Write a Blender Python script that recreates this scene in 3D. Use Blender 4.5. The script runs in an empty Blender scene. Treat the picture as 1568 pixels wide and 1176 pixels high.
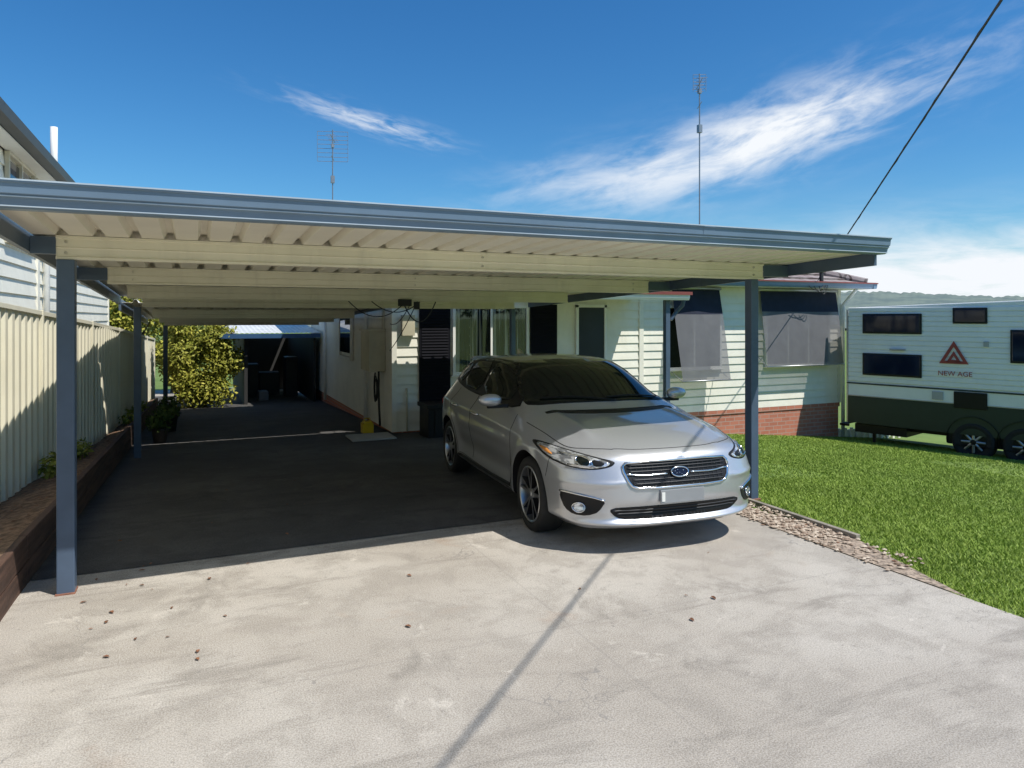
import bpy, bmesh, math, random
import numpy as np
from mathutils import Vector, Matrix, geometry
from mathutils.bvhtree import BVHTree
random.seed(3); np.random.seed(3)
sc=bpy.context.scene
COL=sc.collection
EYE=1.75
# ------------------------------------------------------------ node helpers
class N:
    def __init__(s,t): s.t=t
    def n(s,typ,**kw):
        nd=s.t.nodes.new(typ)
        for k,v in kw.items(): setattr(nd,k,v)
        return nd
    def put(s,sock,v):
        if isinstance(v,bpy.types.NodeSocket): s.t.links.new(v,sock)
        elif v is not None:
            if sock.type=='RGBA' and not isinstance(v,(int,float)) and len(v)==3: v=(*v,1)
            sock.default_value=v
    def m(s,op,a,b=None,c=None,clamp=False):
        nd=s.n('ShaderNodeMath',operation=op,use_clamp=clamp)
        s.put(nd.inputs[0],a); s.put(nd.inputs[1],b); s.put(nd.inputs[2],c)
        return nd.outputs[0]
    def mix(s,f,a,b,blend='MIX'):
        nd=s.n('ShaderNodeMix',data_type='RGBA',blend_type=blend)
        s.put(nd.inputs[0],f); s.put(nd.inputs[6],a); s.put(nd.inputs[7],b)
        return nd.outputs[2]
    def noise(s,vec,scale,detail=4,rough=.5,dist=0):
        nd=s.n('ShaderNodeTexNoise'); s.put(nd.inputs['Vector'],vec)
        nd.inputs['Scale'].default_value=scale; nd.inputs['Detail'].default_value=detail
        nd.inputs['Roughness'].default_value=rough; nd.inputs['Distortion'].default_value=dist
        return nd.outputs[0]
    def ss(s,x,a,b,lo=0,hi=1):
        nd=s.n('ShaderNodeMapRange',interpolation_type='SMOOTHSTEP')
        s.put(nd.inputs[0],x); nd.inputs[1].default_value=a; nd.inputs[2].default_value=b
        nd.inputs[3].default_value=lo; nd.inputs[4].default_value=hi
        return nd.outputs[0]
    def mapping(s,vec,scale=(1,1,1),rot=(0,0,0),loc=(0,0,0)):
        nd=s.n('ShaderNodeMapping'); s.put(nd.inputs[0],vec)
        nd.inputs[1].default_value=loc; nd.inputs[2].default_value=rot; nd.inputs[3].default_value=scale
        return nd.outputs[0]
    def bump(s,h,strength=.3,dist=.01,nrm=None):
        nd=s.n('ShaderNodeBump'); nd.inputs['Strength'].default_value=strength
        nd.inputs['Distance'].default_value=dist; s.put(nd.inputs['Height'],h)
        if nrm: s.put(nd.inputs['Normal'],nrm)
        return nd.outputs[0]
def newmat(name):
    mt=bpy.data.materials.new(name); mt.use_nodes=True
    n=N(mt.node_tree); b=mt.node_tree.nodes['Principled BSDF']
    tc=n.n('ShaderNodeTexCoord').outputs['Object']
    return mt,n,b,tc
def pm(name,col,rough=.6,metal=0,var=.08,scale=3,bump=0,bscale=60,coat=0,stretch=None,dirt=0,spec=None):
    mt,n,b,tc=newmat(name)
    v=tc if stretch is None else n.mapping(tc,stretch)
    f=n.noise(v,scale,3,.6)
    f=n.ss(f,.3,.7)
    lo=[c*(1-var) for c in col]; hi=[min(1,c*(1+var)) for c in col]
    c=n.mix(f,lo,hi)
    if dirt:
        d=n.noise(n.mapping(tc,(3,3,.6)),2.2,4,.65)
        c=n.mix(n.m('MULTIPLY',n.ss(d,.5,.75),dirt),c,[.12,.10,.08])
    n.put(b.inputs['Base Color'],c)
    b.inputs['Roughness'].default_value=rough
    b.inputs['Metallic'].default_value=metal
    if coat: b.inputs['Coat Weight'].default_value=coat; b.inputs['Coat Roughness'].default_value=.03
    if spec is not None: b.inputs['Specular IOR Level'].default_value=spec
    if bump: n.put(b.inputs['Normal'],n.bump(n.noise(tc,bscale,3),bump,.01))
    return mt
# ------------------------------------------------------------ mesh helpers
def setparent(o,p):
    if p is not None: o.parent=p
def mkobj(name,verts,faces,mats,parent=None,smooth=False,mi=None,loc=None):
    me=bpy.data.meshes.new(name); me.from_pydata([tuple(v) for v in verts],[],faces)
    if not isinstance(mats,(list,tuple)): mats=[mats]
    for m in mats: me.materials.append(m)
    if mi is not None: me.polygons.foreach_set('material_index',mi)
    if smooth: me.polygons.foreach_set('use_smooth',[True]*len(me.polygons))
    me.update()
    o=bpy.data.objects.new(name,me); COL.objects.link(o); setparent(o,parent)
    if loc: o.location=loc
    return o
def empty(name,loc=(0,0,0),rz=0):
    o=bpy.data.objects.new(name,None); COL.objects.link(o); o.location=loc; o.rotation_euler=(0,0,rz); o.empty_display_size=.3
    return o
class MB:
    def __init__(s): s.v=[];s.f=[];s.mi=[]
    def add(s,vs,fs,mi=0):
        k=len(s.v); s.v+= [tuple(v) for v in vs]; s.f+=[tuple(i+k for i in f) for f in fs]; s.mi+=[mi]*len(fs)
    def box(s,a,b,mi=0):
        x0,y0,z0=a;x1,y1,z1=b
        s.add([(x0,y0,z0),(x1,y0,z0),(x1,y1,z0),(x0,y1,z0),(x0,y0,z1),(x1,y0,z1),(x1,y1,z1),(x0,y1,z1)],
              [(0,3,2,1),(4,5,6,7),(0,1,5,4),(1,2,6,5),(2,3,7,6),(3,0,4,7)],mi)
    def hexa(s,p,mi=0):
        s.add(p,[(0,3,2,1),(4,5,6,7),(0,1,5,4),(1,2,6,5),(2,3,7,6),(3,0,4,7)],mi)
    def prism(s,prof,a,b,mi=0,fn=None):
        n=len(prof); vs=[fn(a,*q) for q in prof]+[fn(b,*q) for q in prof]
        fs=[(i,(i+1)%n,n+(i+1)%n,n+i) for i in range(n)]+[tuple(range(n-1,-1,-1)),tuple(range(n,2*n))]
        s.add(vs,fs,mi)
    def tube(s,pts,r,seg=8,mi=0,cap=True):
        pts=[Vector(p) for p in pts]; n=len(pts); k=len(s.v)
        if not isinstance(r,(list,tuple)): r=[r]*n
        T=[]
        for i in range(n):
            t=(pts[min(i+1,n-1)]-pts[max(i-1,0)])
            T.append(t.normalized() if t.length>1e-9 else Vector((0,0,1)))
        up=Vector((0,0,1)) if abs(T[0].z)<.9 else Vector((1,0,0))
        u=T[0].cross(up).normalized()
        for i in range(n):
            u=(u-T[i]*u.dot(T[i]))
            u=u.normalized() if u.length>1e-6 else T[i].orthogonal().normalized()
            w=T[i].cross(u)
            for j in range(seg):
                a=2*math.pi*j/seg
                s.v.append(tuple(pts[i]+(u*math.cos(a)+w*math.sin(a))*r[i]))
        for i in range(n-1):
            for j in range(seg):
                a=k+i*seg+j;b=k+i*seg+(j+1)%seg
                s.f.append((a,b,b+seg,a+seg)); s.mi.append(mi)
        if cap:
            s.f.append(tuple(k+j for j in range(seg-1,-1,-1))); s.mi.append(mi)
            s.f.append(tuple(k+(n-1)*seg+j for j in range(seg))); s.mi.append(mi)
    def lathe(s,prof,n,fn,mi=0,mis=None):
        k=len(s.v);m=len(prof)
        for j in range(n):
            a=2*math.pi*j/n
            for (r,h) in prof: s.v.append(tuple(fn(r*math.cos(a),r*math.sin(a),h)))
        for j in range(n):
            for i in range(m-1):
                a=k+j*m+i; b=k+((j+1)%n)*m+i
                s.f.append((a,b,b+1,a+1)); s.mi.append(mis[i] if mis else mi)
    def obj(s,name,mats,parent=None,smooth=False,bevel=0):
        o=mkobj(name,s.v,s.f,mats,parent,smooth,s.mi)
        if bevel:
            bv=o.modifiers.new('b','BEVEL'); bv.width=bevel; bv.segments=2; bv.limit_method='ANGLE'
        return o
def sstep(x,a,b):
    t=np.clip((x-a)/(b-a),0,1); return t*t*(3-2*t)
# ------------------------------------------------------------ terrain
def g(x,y):
    a=-.033*max(0,min(y,60)-5.3)
    b=-.088*max(0,min(x,45)-4.95)
    return a+b
# ------------------------------------------------------------ materials
cream=pm('cream_sheet',(.80,.76,.65),.45,0,.05,2)
beamc=pm('cream_beam',(.80,.75,.60),.42,0,.05,2,dirt=.12)
slate=pm('slate_blue_steel',(.075,.11,.165),.4,0,.08,4,dirt=.1)
slate_l=pm('slate_blue_gutter',(.17,.25,.35),.35,0,.06,3)
white=pm('white_paint',(.82,.81,.76),.5,0,.04,2,dirt=.06)
creamw=pm('cream_weatherboard',(.82,.79,.68),.55,0,.05,2.5,dirt=.06)
dark=pm('dark_screen',(.012,.013,.02),.4,0,.2)
black=pm('black_plastic',(.010,.010,.011),.45,0,.1,spec=.3)
rubber=pm('tyre_rubber',(.016,.016,.016),.75,0,.2,20)
glassd=pm('dark_glass',(.006,.010,.009),.03,0,.1,spec=.32)
glassb=pm('blue_tinted_glass',(.008,.014,.035),.06,0,.1,spec=.6)
chrome=pm('chrome',(.75,.76,.78),.14,1,.02)
galv=pm('galvanised',(.5,.5,.5),.4,.8,.1)
redgut=pm('red_brown_gutter',(.22,.06,.05),.45,0,.1)
fencec=pm('cream_fence',(.80,.75,.58),.45,0,.05,1.2,dirt=.08)
timber=pm('brown_sleeper',(.085,.045,.03),.8,0,.4,3,bump=.5,bscale=30,stretch=(8,.6,8))
leafdry=pm('dry_leaf',(.20,.09,.045),.8,0,.5,30)
cable=pm('black_cable',(.02,.02,.022),.6)
yellow=pm('yellow_plastic',(.7,.5,.02),.4)
boxbeige=pm('beige_metal',(.55,.50,.36),.5,0,.1,dirt=.2)

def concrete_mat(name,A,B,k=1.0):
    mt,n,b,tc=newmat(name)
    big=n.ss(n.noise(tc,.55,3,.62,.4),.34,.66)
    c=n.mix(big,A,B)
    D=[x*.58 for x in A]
    med=n.ss(n.noise(tc,2.7,5,.7,.3),.44,.62)
    c=n.mix(n.m('MULTIPLY',med,.5),c,[x*.78 for x in A])
    st=n.ss(n.noise(n.mapping(tc,(.45,1.7,1),(0,0,.5)),1.5,5,.72,.8),.51,.68)
    c=n.mix(n.m('MULTIPLY',st,.6),c,[x*.64 for x in A])
    bl=n.ss(n.noise(n.mapping(tc,(1,1,1),loc=(11,5,0)),1.3,5,.68,.8),.56,.68)
    c=n.mix(n.m('MULTIPLY',bl,.55),c,D)
    lt=n.ss(n.noise(n.mapping(tc,(1,1,1),loc=(7,3,0)),3.1,5,.75,.6),.60,.72)
    c=n.mix(n.m('MULTIPLY',lt,.5),c,[min(1,x*1.4) for x in B])
    ru=n.ss(n.noise(n.mapping(tc,(1,1,1),loc=(3.3,1,0)),1.1,4,.6,.5),.62,.76)
    c=n.mix(n.m('MULTIPLY',ru,.4),c,(.33*k,.21*k,.13*k))
    sp=n.noise(tc,140,2,.7)
    c=n.mix(.65,c,n.mix(n.ss(sp,.35,.65),(.2,.2,.2),(.8,.8,.8)),'SOFT_LIGHT')
    sp2=n.ss(n.noise(tc,34,3,.6),.62,.70)
    c=n.mix(n.m('MULTIPLY',sp2,.4),c,(.16*k,.15*k,.14*k))
    w=n.noise(tc,2.5,3,.6)
    vm=n.n('ShaderNodeVectorMath',operation='ADD'); n.put(vm.inputs[0],tc)
    cx=n.n('ShaderNodeCombineXYZ'); n.put(cx.inputs[0],n.m('MULTIPLY',w,.9)); n.put(cx.inputs[1],n.m('MULTIPLY',w,-.7)); n.put(vm.inputs[1],cx.outputs[0])
    vo=n.n('ShaderNodeTexVoronoi',feature='DISTANCE_TO_EDGE'); n.put(vo.inputs['Vector'],vm.outputs[0]); vo.inputs['Scale'].default_value=.55
    cr=n.m('SUBTRACT',1,n.ss(vo.outputs[0],.0006,.0030))
    cr=n.m('MULTIPLY',cr,n.ss(n.noise(tc,.8,2),.47,.55))
    c=n.mix(n.m('MULTIPLY',cr,.5),c,(.18*k,.17*k,.16*k))
    se=n.n('ShaderNodeSeparateXYZ'); n.put(se.inputs[0],tc)
    for off,ax in ((3.55,1),(8.2,1),(1.95,0)):
        d=n.m('ABSOLUTE',n.m('SUBTRACT',se.outputs[ax],off))
        j=n.m('SUBTRACT',1,n.ss(d,.003,.012))
        c=n.mix(n.m('MULTIPLY',j,.16),c,(.16*k,.15*k,.14*k))
    n.put(b.inputs['Base Color'],c); b.inputs['Roughness'].default_value=.85
    h=n.noise(tc,90,3,.7)
    n.put(b.inputs['Normal'],n.bump(h,.4,.006))
    return mt
concrete=concrete_mat('concrete',(.375,.335,.285),(.475,.435,.38))
shadeconc=concrete_mat('shade_dark_concrete',(.060,.058,.056),(.10,.095,.09),.22)  # concrete darkened to near black, carport shade put into its colour
def lawn_mat():
    mt,n,b,tc=newmat('lawn_base')
    f=n.ss(n.noise(tc,1.0,4,.6),.35,.65)
    c=n.mix(f,(.12,.19,.03),(.17,.24,.045))
    c=n.mix(n.m('MULTIPLY',n.ss(n.noise(tc,45,3,.7),.4,.6),.35),c,(.08,.12,.025))
    n.put(b.inputs['Base Color'],c); b.inputs['Roughness'].default_value=.95
    return mt
lawnm=lawn_mat()
def leafmat(name,a,bb,dk=.4):
    mt,n,b,tc=newmat(name)
    ri=n.n('ShaderNodeNewGeometry').outputs['Random Per Island']
    c=n.mix(ri,a,bb)
    c=n.mix(n.m('MULTIPLY',n.ss(n.noise(tc,.9,3),.4,.65),dk),c,[x*.55 for x in a])
    n.put(b.inputs['Base Color'],c); b.inputs['Roughness'].default_value=.6
    b.inputs['Specular IOR Level'].default_value=.25
    return mt
grassm=leafmat('grass_blade',(.18,.28,.035),(.34,.44,.08),.22)
bushm=leafmat('bush_leaf',(.16,.19,.02),(.50,.46,.08))
treem=leafmat('tree_leaf',(.04,.08,.02),(.13,.18,.04))
bark=pm('bark',(.12,.09,.06),.9,0,.3,12,bump=.6)
# ------------------------------------------------------------ ground
xs=np.concatenate([[-3000,-1200,-400,-120,-40,-15],np.arange(-8,24,.5),[26,30,36,45,60,120,400,1200,3000]])
ys=np.concatenate([[-3000,-1200,-400,-120,-40,-15],np.arange(-8,32,.5),[34,40,50,60,120,400,1200,3000]])
V=[];F=[]
for y in ys:
    for x in xs: V.append((x,y,g(x,y)-.012))
nx=len(xs)
for j in range(len(ys)-1):
    for i in range(nx-1):
        a=j*nx+i; F.append((a,a+1,a+1+nx,a+nx))
mkobj('ground',V,F,lawnm,smooth=True)
def sheet(name,edge_l,edge_r,y0,y1,dz,mat,dy=.25,nxs=12):
    V=[];F=[];yy=np.arange(y0,y1+1e-6,dy)
    for y in yy:
        a,b=edge_l(y),edge_r(y)
        for i in range(nxs+1):
            x=a+(b-a)*i/nxs; V.append((x,y,g(x,y)+dz))
    for j in range(len(yy)-1):
        for i in range(nxs):
            a=j*(nxs+1)+i; F.append((a,a+1,a+2+nxs,a+1+nxs))
    return mkobj(name,V,F,mat,smooth=True)
def redge(y):
    if y>10: return 4.6
    return 4.42+.02*math.sin(y*1.3)
sheet('concrete_driveway',lambda y:-1.6,redge,-7,27,.0,concrete)
sheet('carport_floor_shade',lambda y:-1.2,lambda y:4.39,5.65,24.1,.005,shadeconc)  # added dark sheet over the driveway, paints the shade under the carport roof
gravm=pm('gravel_bed',(.32,.25,.19),.9,0,.5,25,bump=.8)
sheet('gravel_strip',lambda y:redge(y)+.0,lambda y:redge(y)+.34+.1*math.sin(y*2.1) if y>3.9 else redge(y)+.01+max(0,.33*(y-2.9)),2.9,11.5,.006,gravm,nxs=3)
def stones():
    mt,n,b,tc=newmat('pebble')
    ri=n.n('ShaderNodeNewGeometry').outputs['Random Per Island']
    n.put(b.inputs['Base Color'],n.mix(ri,(.55,.46,.36),(.24,.16,.11))); b.inputs['Roughness'].default_value=.8
    mb=MB()
    ic=[(0,0,1),(.9,0,.3),(.25,.85,.3),(-.7,.55,.3),(-.7,-.5,.3),(.3,-.85,.3),(0,0,-.6)]
    fi=[(0,1,2),(0,2,3),(0,3,4),(0,4,5),(0,5,1),(6,2,1),(6,3,2),(6,4,3),(6,5,4),(6,1,5)]
    for _ in range(2600):
        y=random.uniform(3.4,9.5); x=redge(y)+random.uniform(-.03,.38)
        if y<4 and random.random()<.6: continue
        s=random.uniform(.007,.024); a=random.random()*6.28
        sx,sy,sz=s*random.uniform(.8,1.6),s*random.uniform(.7,1),s*random.uniform(.5,.9)
        vs=[]
        for p in ic:
            px,py=p[0]*sx*random.uniform(.8,1.2),p[1]*sy*random.uniform(.8,1.2)
            vs.append((x+px*math.cos(a)-py*math.sin(a),y+px*math.sin(a)+py*math.cos(a),g(x,y)+.010+p[2]*sz))
        mb.add(vs,fi)
    mb.obj('gravel_stones',mt)
stones()
mb=MB()
for k in range(5):
    y0=4.0+k*1.5; y1=y0+1.46
    xa=redge(y0)+.36+.03*math.sin(k*2); xb=redge(y1)+.37
    z0=g(xa,y0);z1=g(xb,y1)
    mb.hexa([(xa,y0,z0-.05),(xa+.045,y0,z0-.05),(xb+.045,y1,z1-.05),(xb,y1,z1-.05),(xa,y0,z0+.04),(xa+.045,y0,z0+.04),(xb+.045,y1,z1+.035),(xb,y1,z1+.035)])
mb.obj('timber_lawn_edging',pm('grey_timber',(.25,.22,.18),.85,0,.3,6,bump=.4),bevel=.004)
def grass():
    def samp(n,x0,x1,y0,y1):
        return np.random.rand(n,2)*[x1-x0,y1-y0]+[x0,y0]
    P=np.concatenate([samp(115000,4.4,7.5,1.6,6.5),samp(80000,7.5,11,3,9),samp(30000,4.7,8,6.5,11.6),samp(55000,8,14.5,8,11.7),samp(25000,11,18,4,9)])
    ed=np.array([redge(y) for y in P[:,1]])
    edge=np.where(P[:,1]>4.0,.40,np.where(P[:,1]>2.9,.0+.36*(P[:,1]-2.9),0))
    keep=P[:,0]>ed+edge+np.random.randn(len(P))*.03
    P=P[keep]; n=len(P)
    z=np.array([g(a,b) for a,b in P])-.012
    d=np.hypot(P[:,0],P[:,1])
    h=np.random.uniform(.012,.034,n)*(1+.2*np.sin(P[:,0]*3.1)*np.sin(P[:,1]*2.7)); w=np.random.uniform(.0018,.0034,n)*(1+d*.13)
    a=np.random.rand(n)*6.283; la=np.random.rand(n)*6.283; L=h*np.random.uniform(.3,1.3,n)
    V=np.zeros((n,3,3))
    V[:,0]=np.stack([P[:,0]-w*np.cos(a),P[:,1]-w*np.sin(a),z],1)
    V[:,1]=np.stack([P[:,0]+w*np.cos(a),P[:,1]+w*np.sin(a),z],1)
    V[:,2]=np.stack([P[:,0]+L*np.cos(la),P[:,1]+L*np.sin(la),z+h],1)
    me=bpy.data.meshes.new('lawn_grass'); me.vertices.add(3*n); me.vertices.foreach_set('co',V.ravel())
    me.loops.add(3*n); me.loops.foreach_set('vertex_index',np.arange(3*n,dtype=np.int32))
    me.polygons.add(n); me.polygons.foreach_set('loop_start',np.arange(0,3*n,3,dtype=np.int32))
    me.update(calc_edges=True); me.materials.append(grassm)
    o=bpy.data.objects.new('lawn_grass',me); COL.objects.link(o)
grass()
def foliage(name,blobs,n,size,mat,parent=None,flat=.0):
    vols=np.array([b[3]*b[4]*b[5] for b in blobs])**.67; vols/=vols.sum()
    idx=np.random.choice(len(blobs),n,p=vols); B=np.array(blobs)[idx]
    d=np.random.randn(n,3); d/=np.linalg.norm(d,axis=1)[:,None]
    r=np.random.rand(n)**.35*(1+.12*np.random.randn(n))
    C=B[:,:3]+d*r[:,None]*B[:,3:6]
    u=np.random.randn(n,3); u/=np.linalg.norm(u,axis=1)[:,None]
    nn=d*.6+np.random.randn(n,3)*.6+np.array([0,0,.4]); nn/=np.linalg.norm(nn,axis=1)[:,None]
    u=u-nn*(u*nn).sum(1)[:,None]; u/=np.linalg.norm(u,axis=1)[:,None]; w=np.cross(nn,u)
    s=size*np.random.uniform(.6,1.3,n)[:,None]
    V=np.zeros((n,4,3)); V[:,0]=C-u*s; V[:,1]=C-w*s*.45; V[:,2]=C+u*s; V[:,3]=C+w*s*.45
    me=bpy.data.meshes.new(name); me.vertices.add(4*n); me.vertices.foreach_set('co',V.ravel())
    me.loops.add(4*n); me.loops.foreach_set('vertex_index',np.arange(4*n,dtype=np.int32))
    me.polygons.add(n); me.polygons.foreach_set('loop_start',np.arange(0,4*n,4,dtype=np.int32))
    me.update(calc_edges=True); me.materials.append(mat)
    o=bpy.data.objects.new(name,me); COL.objects.link(o); setparent(o,parent); return o
def tree(name,x,y,z0,h,rad,n,size,mat,nb=14,trunkfrac=.45):
    e=empty(name)
    mb=MB()
    mb.tube([(x,y,z0-.1),(x+.05*h*.2,y,z0+h*.3),(x,y,z0+h*.72)],[h*.03+.02,h*.022+.01,.01])
    bl=[]
    for i in range(nb):
        a=random.random()*6.28; rr=rad*random.uniform(.15,.75); zz=z0+h*random.uniform(trunkfrac,.9)
        k=rad*random.uniform(.28,.48)
        c=(x+rr*math.cos(a),y+rr*math.sin(a),zz); bl.append((*c,k,k,k*.8))
        mb.tube([(x,y,z0+h*random.uniform(.2,.4)),(x+rr*.5*math.cos(a),y+rr*.5*math.sin(a),z0+(zz-z0)*.75),c],[h*.012+.006,h*.008+.004,.004],6)
    mb.obj('trunk',bark,e,True)
    foliage('leaves',bl,n,size,mat,e)
    return e
# ------------------------------------------------------------ carport
cp=empty('carport')
def rz(y): return EYE+.525-.038*(y-5.3)
def roofsheet(name,x0,x1,y0,y1,dz=0):
    prof=[]; x=x0; w=.205
    while x<x1-1e-6:
        prof+= [(x,0),(x+.130,0),(x+.150,.045),(x+.185,.045)]
        x+=w
    prof=[(min(p,x1),q) for p,q in prof]+[(x1,0)]
    V=[];F=[]
    for y in (y0,y1):
        for t in (0,-.004):
            for p,q in prof: V.append((p,y,rz(y)+q+.004+t+dz))
    n=len(prof)
    for i in range(n-1):
        F.append((i,i+1,2*n+i+1,2*n+i)); F.append((n+i+1,n+i,3*n+i,3*n+i+1))
        F.append((i,n+i,n+i+1,i+1))
    return mkobj(name,V,F,cream,cp)
DZ=-.08
roofsheet('roof_sheeting',-.93,5.33,4.30,11.22)
roofsheet('roof_sheeting_rear',-.93,2.8,11.34,17.6,DZ)
fn=lambda a,p,q:(a,p,q)
def beam(mb,x0,x1,y,h=.15,dz=0):
    t=rz(y)-.002+dz; b=t-h
    pr=[(y-.035,b),(y-.035,b+.016),(y-.022,b+.02),(y-.022,b+h*.45),(y-.027,b+h*.5),(y-.022,b+h*.55),(y-.022,t-.02),(y-.035,t-.016),(y-.035,t),(y+.035,t),(y+.035,b)]
    mb.prism([(p,q) for p,q in pr][::-1],x0,x1,0,fn)
mb=MB()
beam(mb,-.80,5.02,5.3); beam(mb,-.70,5.02,7.2); beam(mb,-.70,5.0,9.2); beam(mb,-.66,5.0,11.1)
beam(mb,-.64,2.7,13.2,dz=DZ); beam(mb,-.62,2.7,15.3,dz=DZ); beam(mb,-.60,2.7,17.3,dz=DZ)
mb.obj('beams',beamc,cp)
mb=MB()
for y,xx in ((5.3,(-.745,2.1,4.9)),(7.2,(-.5,2.1,4.8))):
    for x in xx:
        for dz in (-.04,-.11):
            mb.lathe([(0,-.004),(.008,-.003),(.009,.006)],8,lambda a,b,h,x=x,y=y,dz=dz:(x+a,y-.024-h,rz(y)+dz+b))
mb.obj('bolts',galv,cp)
mb=MB()
gz=2.293
pr=[(4.30,gz),(4.225,gz),(4.205,gz+.008),(4.195,gz+.045),(4.185,gz+.052),(4.185,gz+.062),(4.172,gz+.07),(4.165,gz+.118),(4.155,gz+.124),(4.155,gz+.134),(4.175,gz+.136),(4.30,gz+.136)]
mb.prism(pr,-.97,5.37,0,fn)
mb.obj('front_gutter',slate_l,cp)
mb=MB()
mb.prism([(4.162,gz+.1345),(4.152,gz+.130),(4.152,gz+.138),(4.17,gz+.141)],-.972,5.372,0,fn)
mb.prism([(4.187,gz+.053),(4.180,gz+.054),(4.180,gz+.060),(4.187,gz+.061)],-.972,5.372,0,fn)
mb.prism([(4.21,gz+.007),(4.200,gz+.008),(4.200,gz+.014),(4.21,gz+.015)],-.972,5.372,0,fn)
mb.obj('gutter_lips',pm('pale_blue_edge',(.45,.53,.60),.3),cp)
mb=MB()
for x in (3.4,): mb.prism([(y_-.002,z_+.0005) for y_,z_ in pr[1:10]]+[(4.2,gz+.13)],x,x+.10,0,fn)
mb.obj('gutter_joiners',slate_l,cp)
def barge(mb,x0,x1,y0,y1,dn=.11,up=.055,dz=0):
    mb.hexa([(x0,y0,rz(y0)-dn+dz),(x1,y0,rz(y0)-dn+dz),(x1,y1,rz(y1)-dn+dz),(x0,y1,rz(y1)-dn+dz),(x0,y0,rz(y0)+up+dz),(x1,y0,rz(y0)+up+dz),(x1,y1,rz(y1)+up+dz),(x0,y1,rz(y1)+up+dz)])
mb=MB(); barge(mb,-.97,-.94,4.303,11.25); barge(mb,-.97,-.94,11.33,17.65,dz=DZ); barge(mb,5.34,5.37,4.303,11.25); barge(mb,2.81,2.84,11.33,17.65,.06,dz=DZ)
mb.box((5.02,5.27,rz(5.3)-.12),(5.338,5.33,rz(5.3)-.01)); mb.box((5.02,7.17,rz(7.2)-.12),(5.338,7.23,rz(7.2)-.01))
mb.box((-.938,5.27,rz(5.3)-.12),(-.80,5.33,rz(5.3)-.01)); mb.box((-.938,7.17,rz(7.2)-.12),(-.70,7.23,rz(7.2)-.01))
mb.obj('barge_capping',slate,cp)
mb=MB()
def post(mb,x,y,s=.045,dz=0):
    z0=g(x,y)-.02; z1=rz(y)-.153+dz
    mb.box((x-s,y-s,z0),(x+s,y+s,z1))
post(mb,-.745,5.3,.05); post(mb,4.9,5.3,.045); post(mb,-.72,11.1,.045); post(mb,-.58,17.3,.045,DZ)
post(mb,4.93,11.0,.04)
mb.obj('posts',slate,cp,bevel=.006)
mb=MB()
mb.box((-.80,5.24,g(-.7,5.3)-.01),(-.69,5.36,.010)); mb.box((4.84,5.24,g(4.9,5.3)),(4.96,5.36,.02))
mb.obj('post_bases',pm('rusty_plate',(.25,.11,.07),.8,0,.4,20),cp)
mb=MB()
def sag(a,b,s,n=14):
    a=Vector(a);b=Vector(b); return [a.lerp(b,i/n)-Vector((0,0,s*4*(i/n)*(1-i/n))) for i in range(n+1)]
zc=rz(9.2)-.16
mb.tube(sag((1.8,9.15,zc),(2.55,9.15,zc),.2),.007,6); mb.tube(sag((2.1,9.16,zc),(2.75,9.16,zc),.14),.007,6)
mb.tube(sag((2.5,9.13,zc+.02),(2.95,9.1,zc),.28),.008,6); mb.box((2.45,9.1,zc-.06),(2.62,9.16,zc+.03)); mb.box((2.66,9.1,zc-.1),(2.73,9.15,zc))
mb.tube(sag((2.62,9.12,zc),(3.0,11.7,1.65),.1),.007,6); mb.tube(sag((2.7,9.12,zc),(3.0,11.75,1.2),.05),.007,6)
mb.obj('cables',cable,cp)
# ------------------------------------------------------------ retaining wall, bed, fence
def Xw(y): return -1.02+.018*(y-5)
def Xf(y):
    return -1.60+.08*(y-7.6) if y<12.2 else -1.232+.033*(y-12.2)
def ftop(y): return 1.877-.052*(y-7.6)
mb=MB()
y=-4.0
while y<18:
    y1=min(y+2.4,18.5)
    for k in range(2):
        xa,xb=Xw(y),Xw(y1); dz=.175
        za=g(-1,y)+k*dz-.02; zb=g(-1,y1)+k*dz-.02; o=.004*random.random()
        mb.hexa([(xa-.05-o,y+.004,za),(xa+o,y+.004,za),(xb+o,y1-.004,zb),(xb-.05-o,y1-.004,zb),(xa-.05-o,y+.004,za+dz-.006),(xa+o,y+.004,za+dz-.006),(xb+o,y1-.004,zb+dz-.006),(xb-.05-o,y1-.004,zb+dz-.006)])
    y=y1
mb.obj('timber_retaining_wall',timber,bevel=.006)
soil=pm('soil_mulch',(.19,.12,.075),.95,0,.5,18,bump=1,bscale=35)
def bedz(y,t): return g(-1,y)+.30-.14*t
V=[];F=[];yy=np.arange(-4,19,.2)
for y in yy:
    for i in range(5):
        t=i/4; x=Xw(y)-.04+(Xf(y)-.1-Xw(y)+.04)*t
        V.append((x,y,bedz(y,t)+.015*math.sin(y*5+i)))
for j in range(len(yy)-1):
    for i in range(4):
        a=j*5+i; F.append((a,a+5,a+6,a+1))
mkobj('garden_bed',V,F,soil,smooth=True)
fe=empty('steel_fence')
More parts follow.
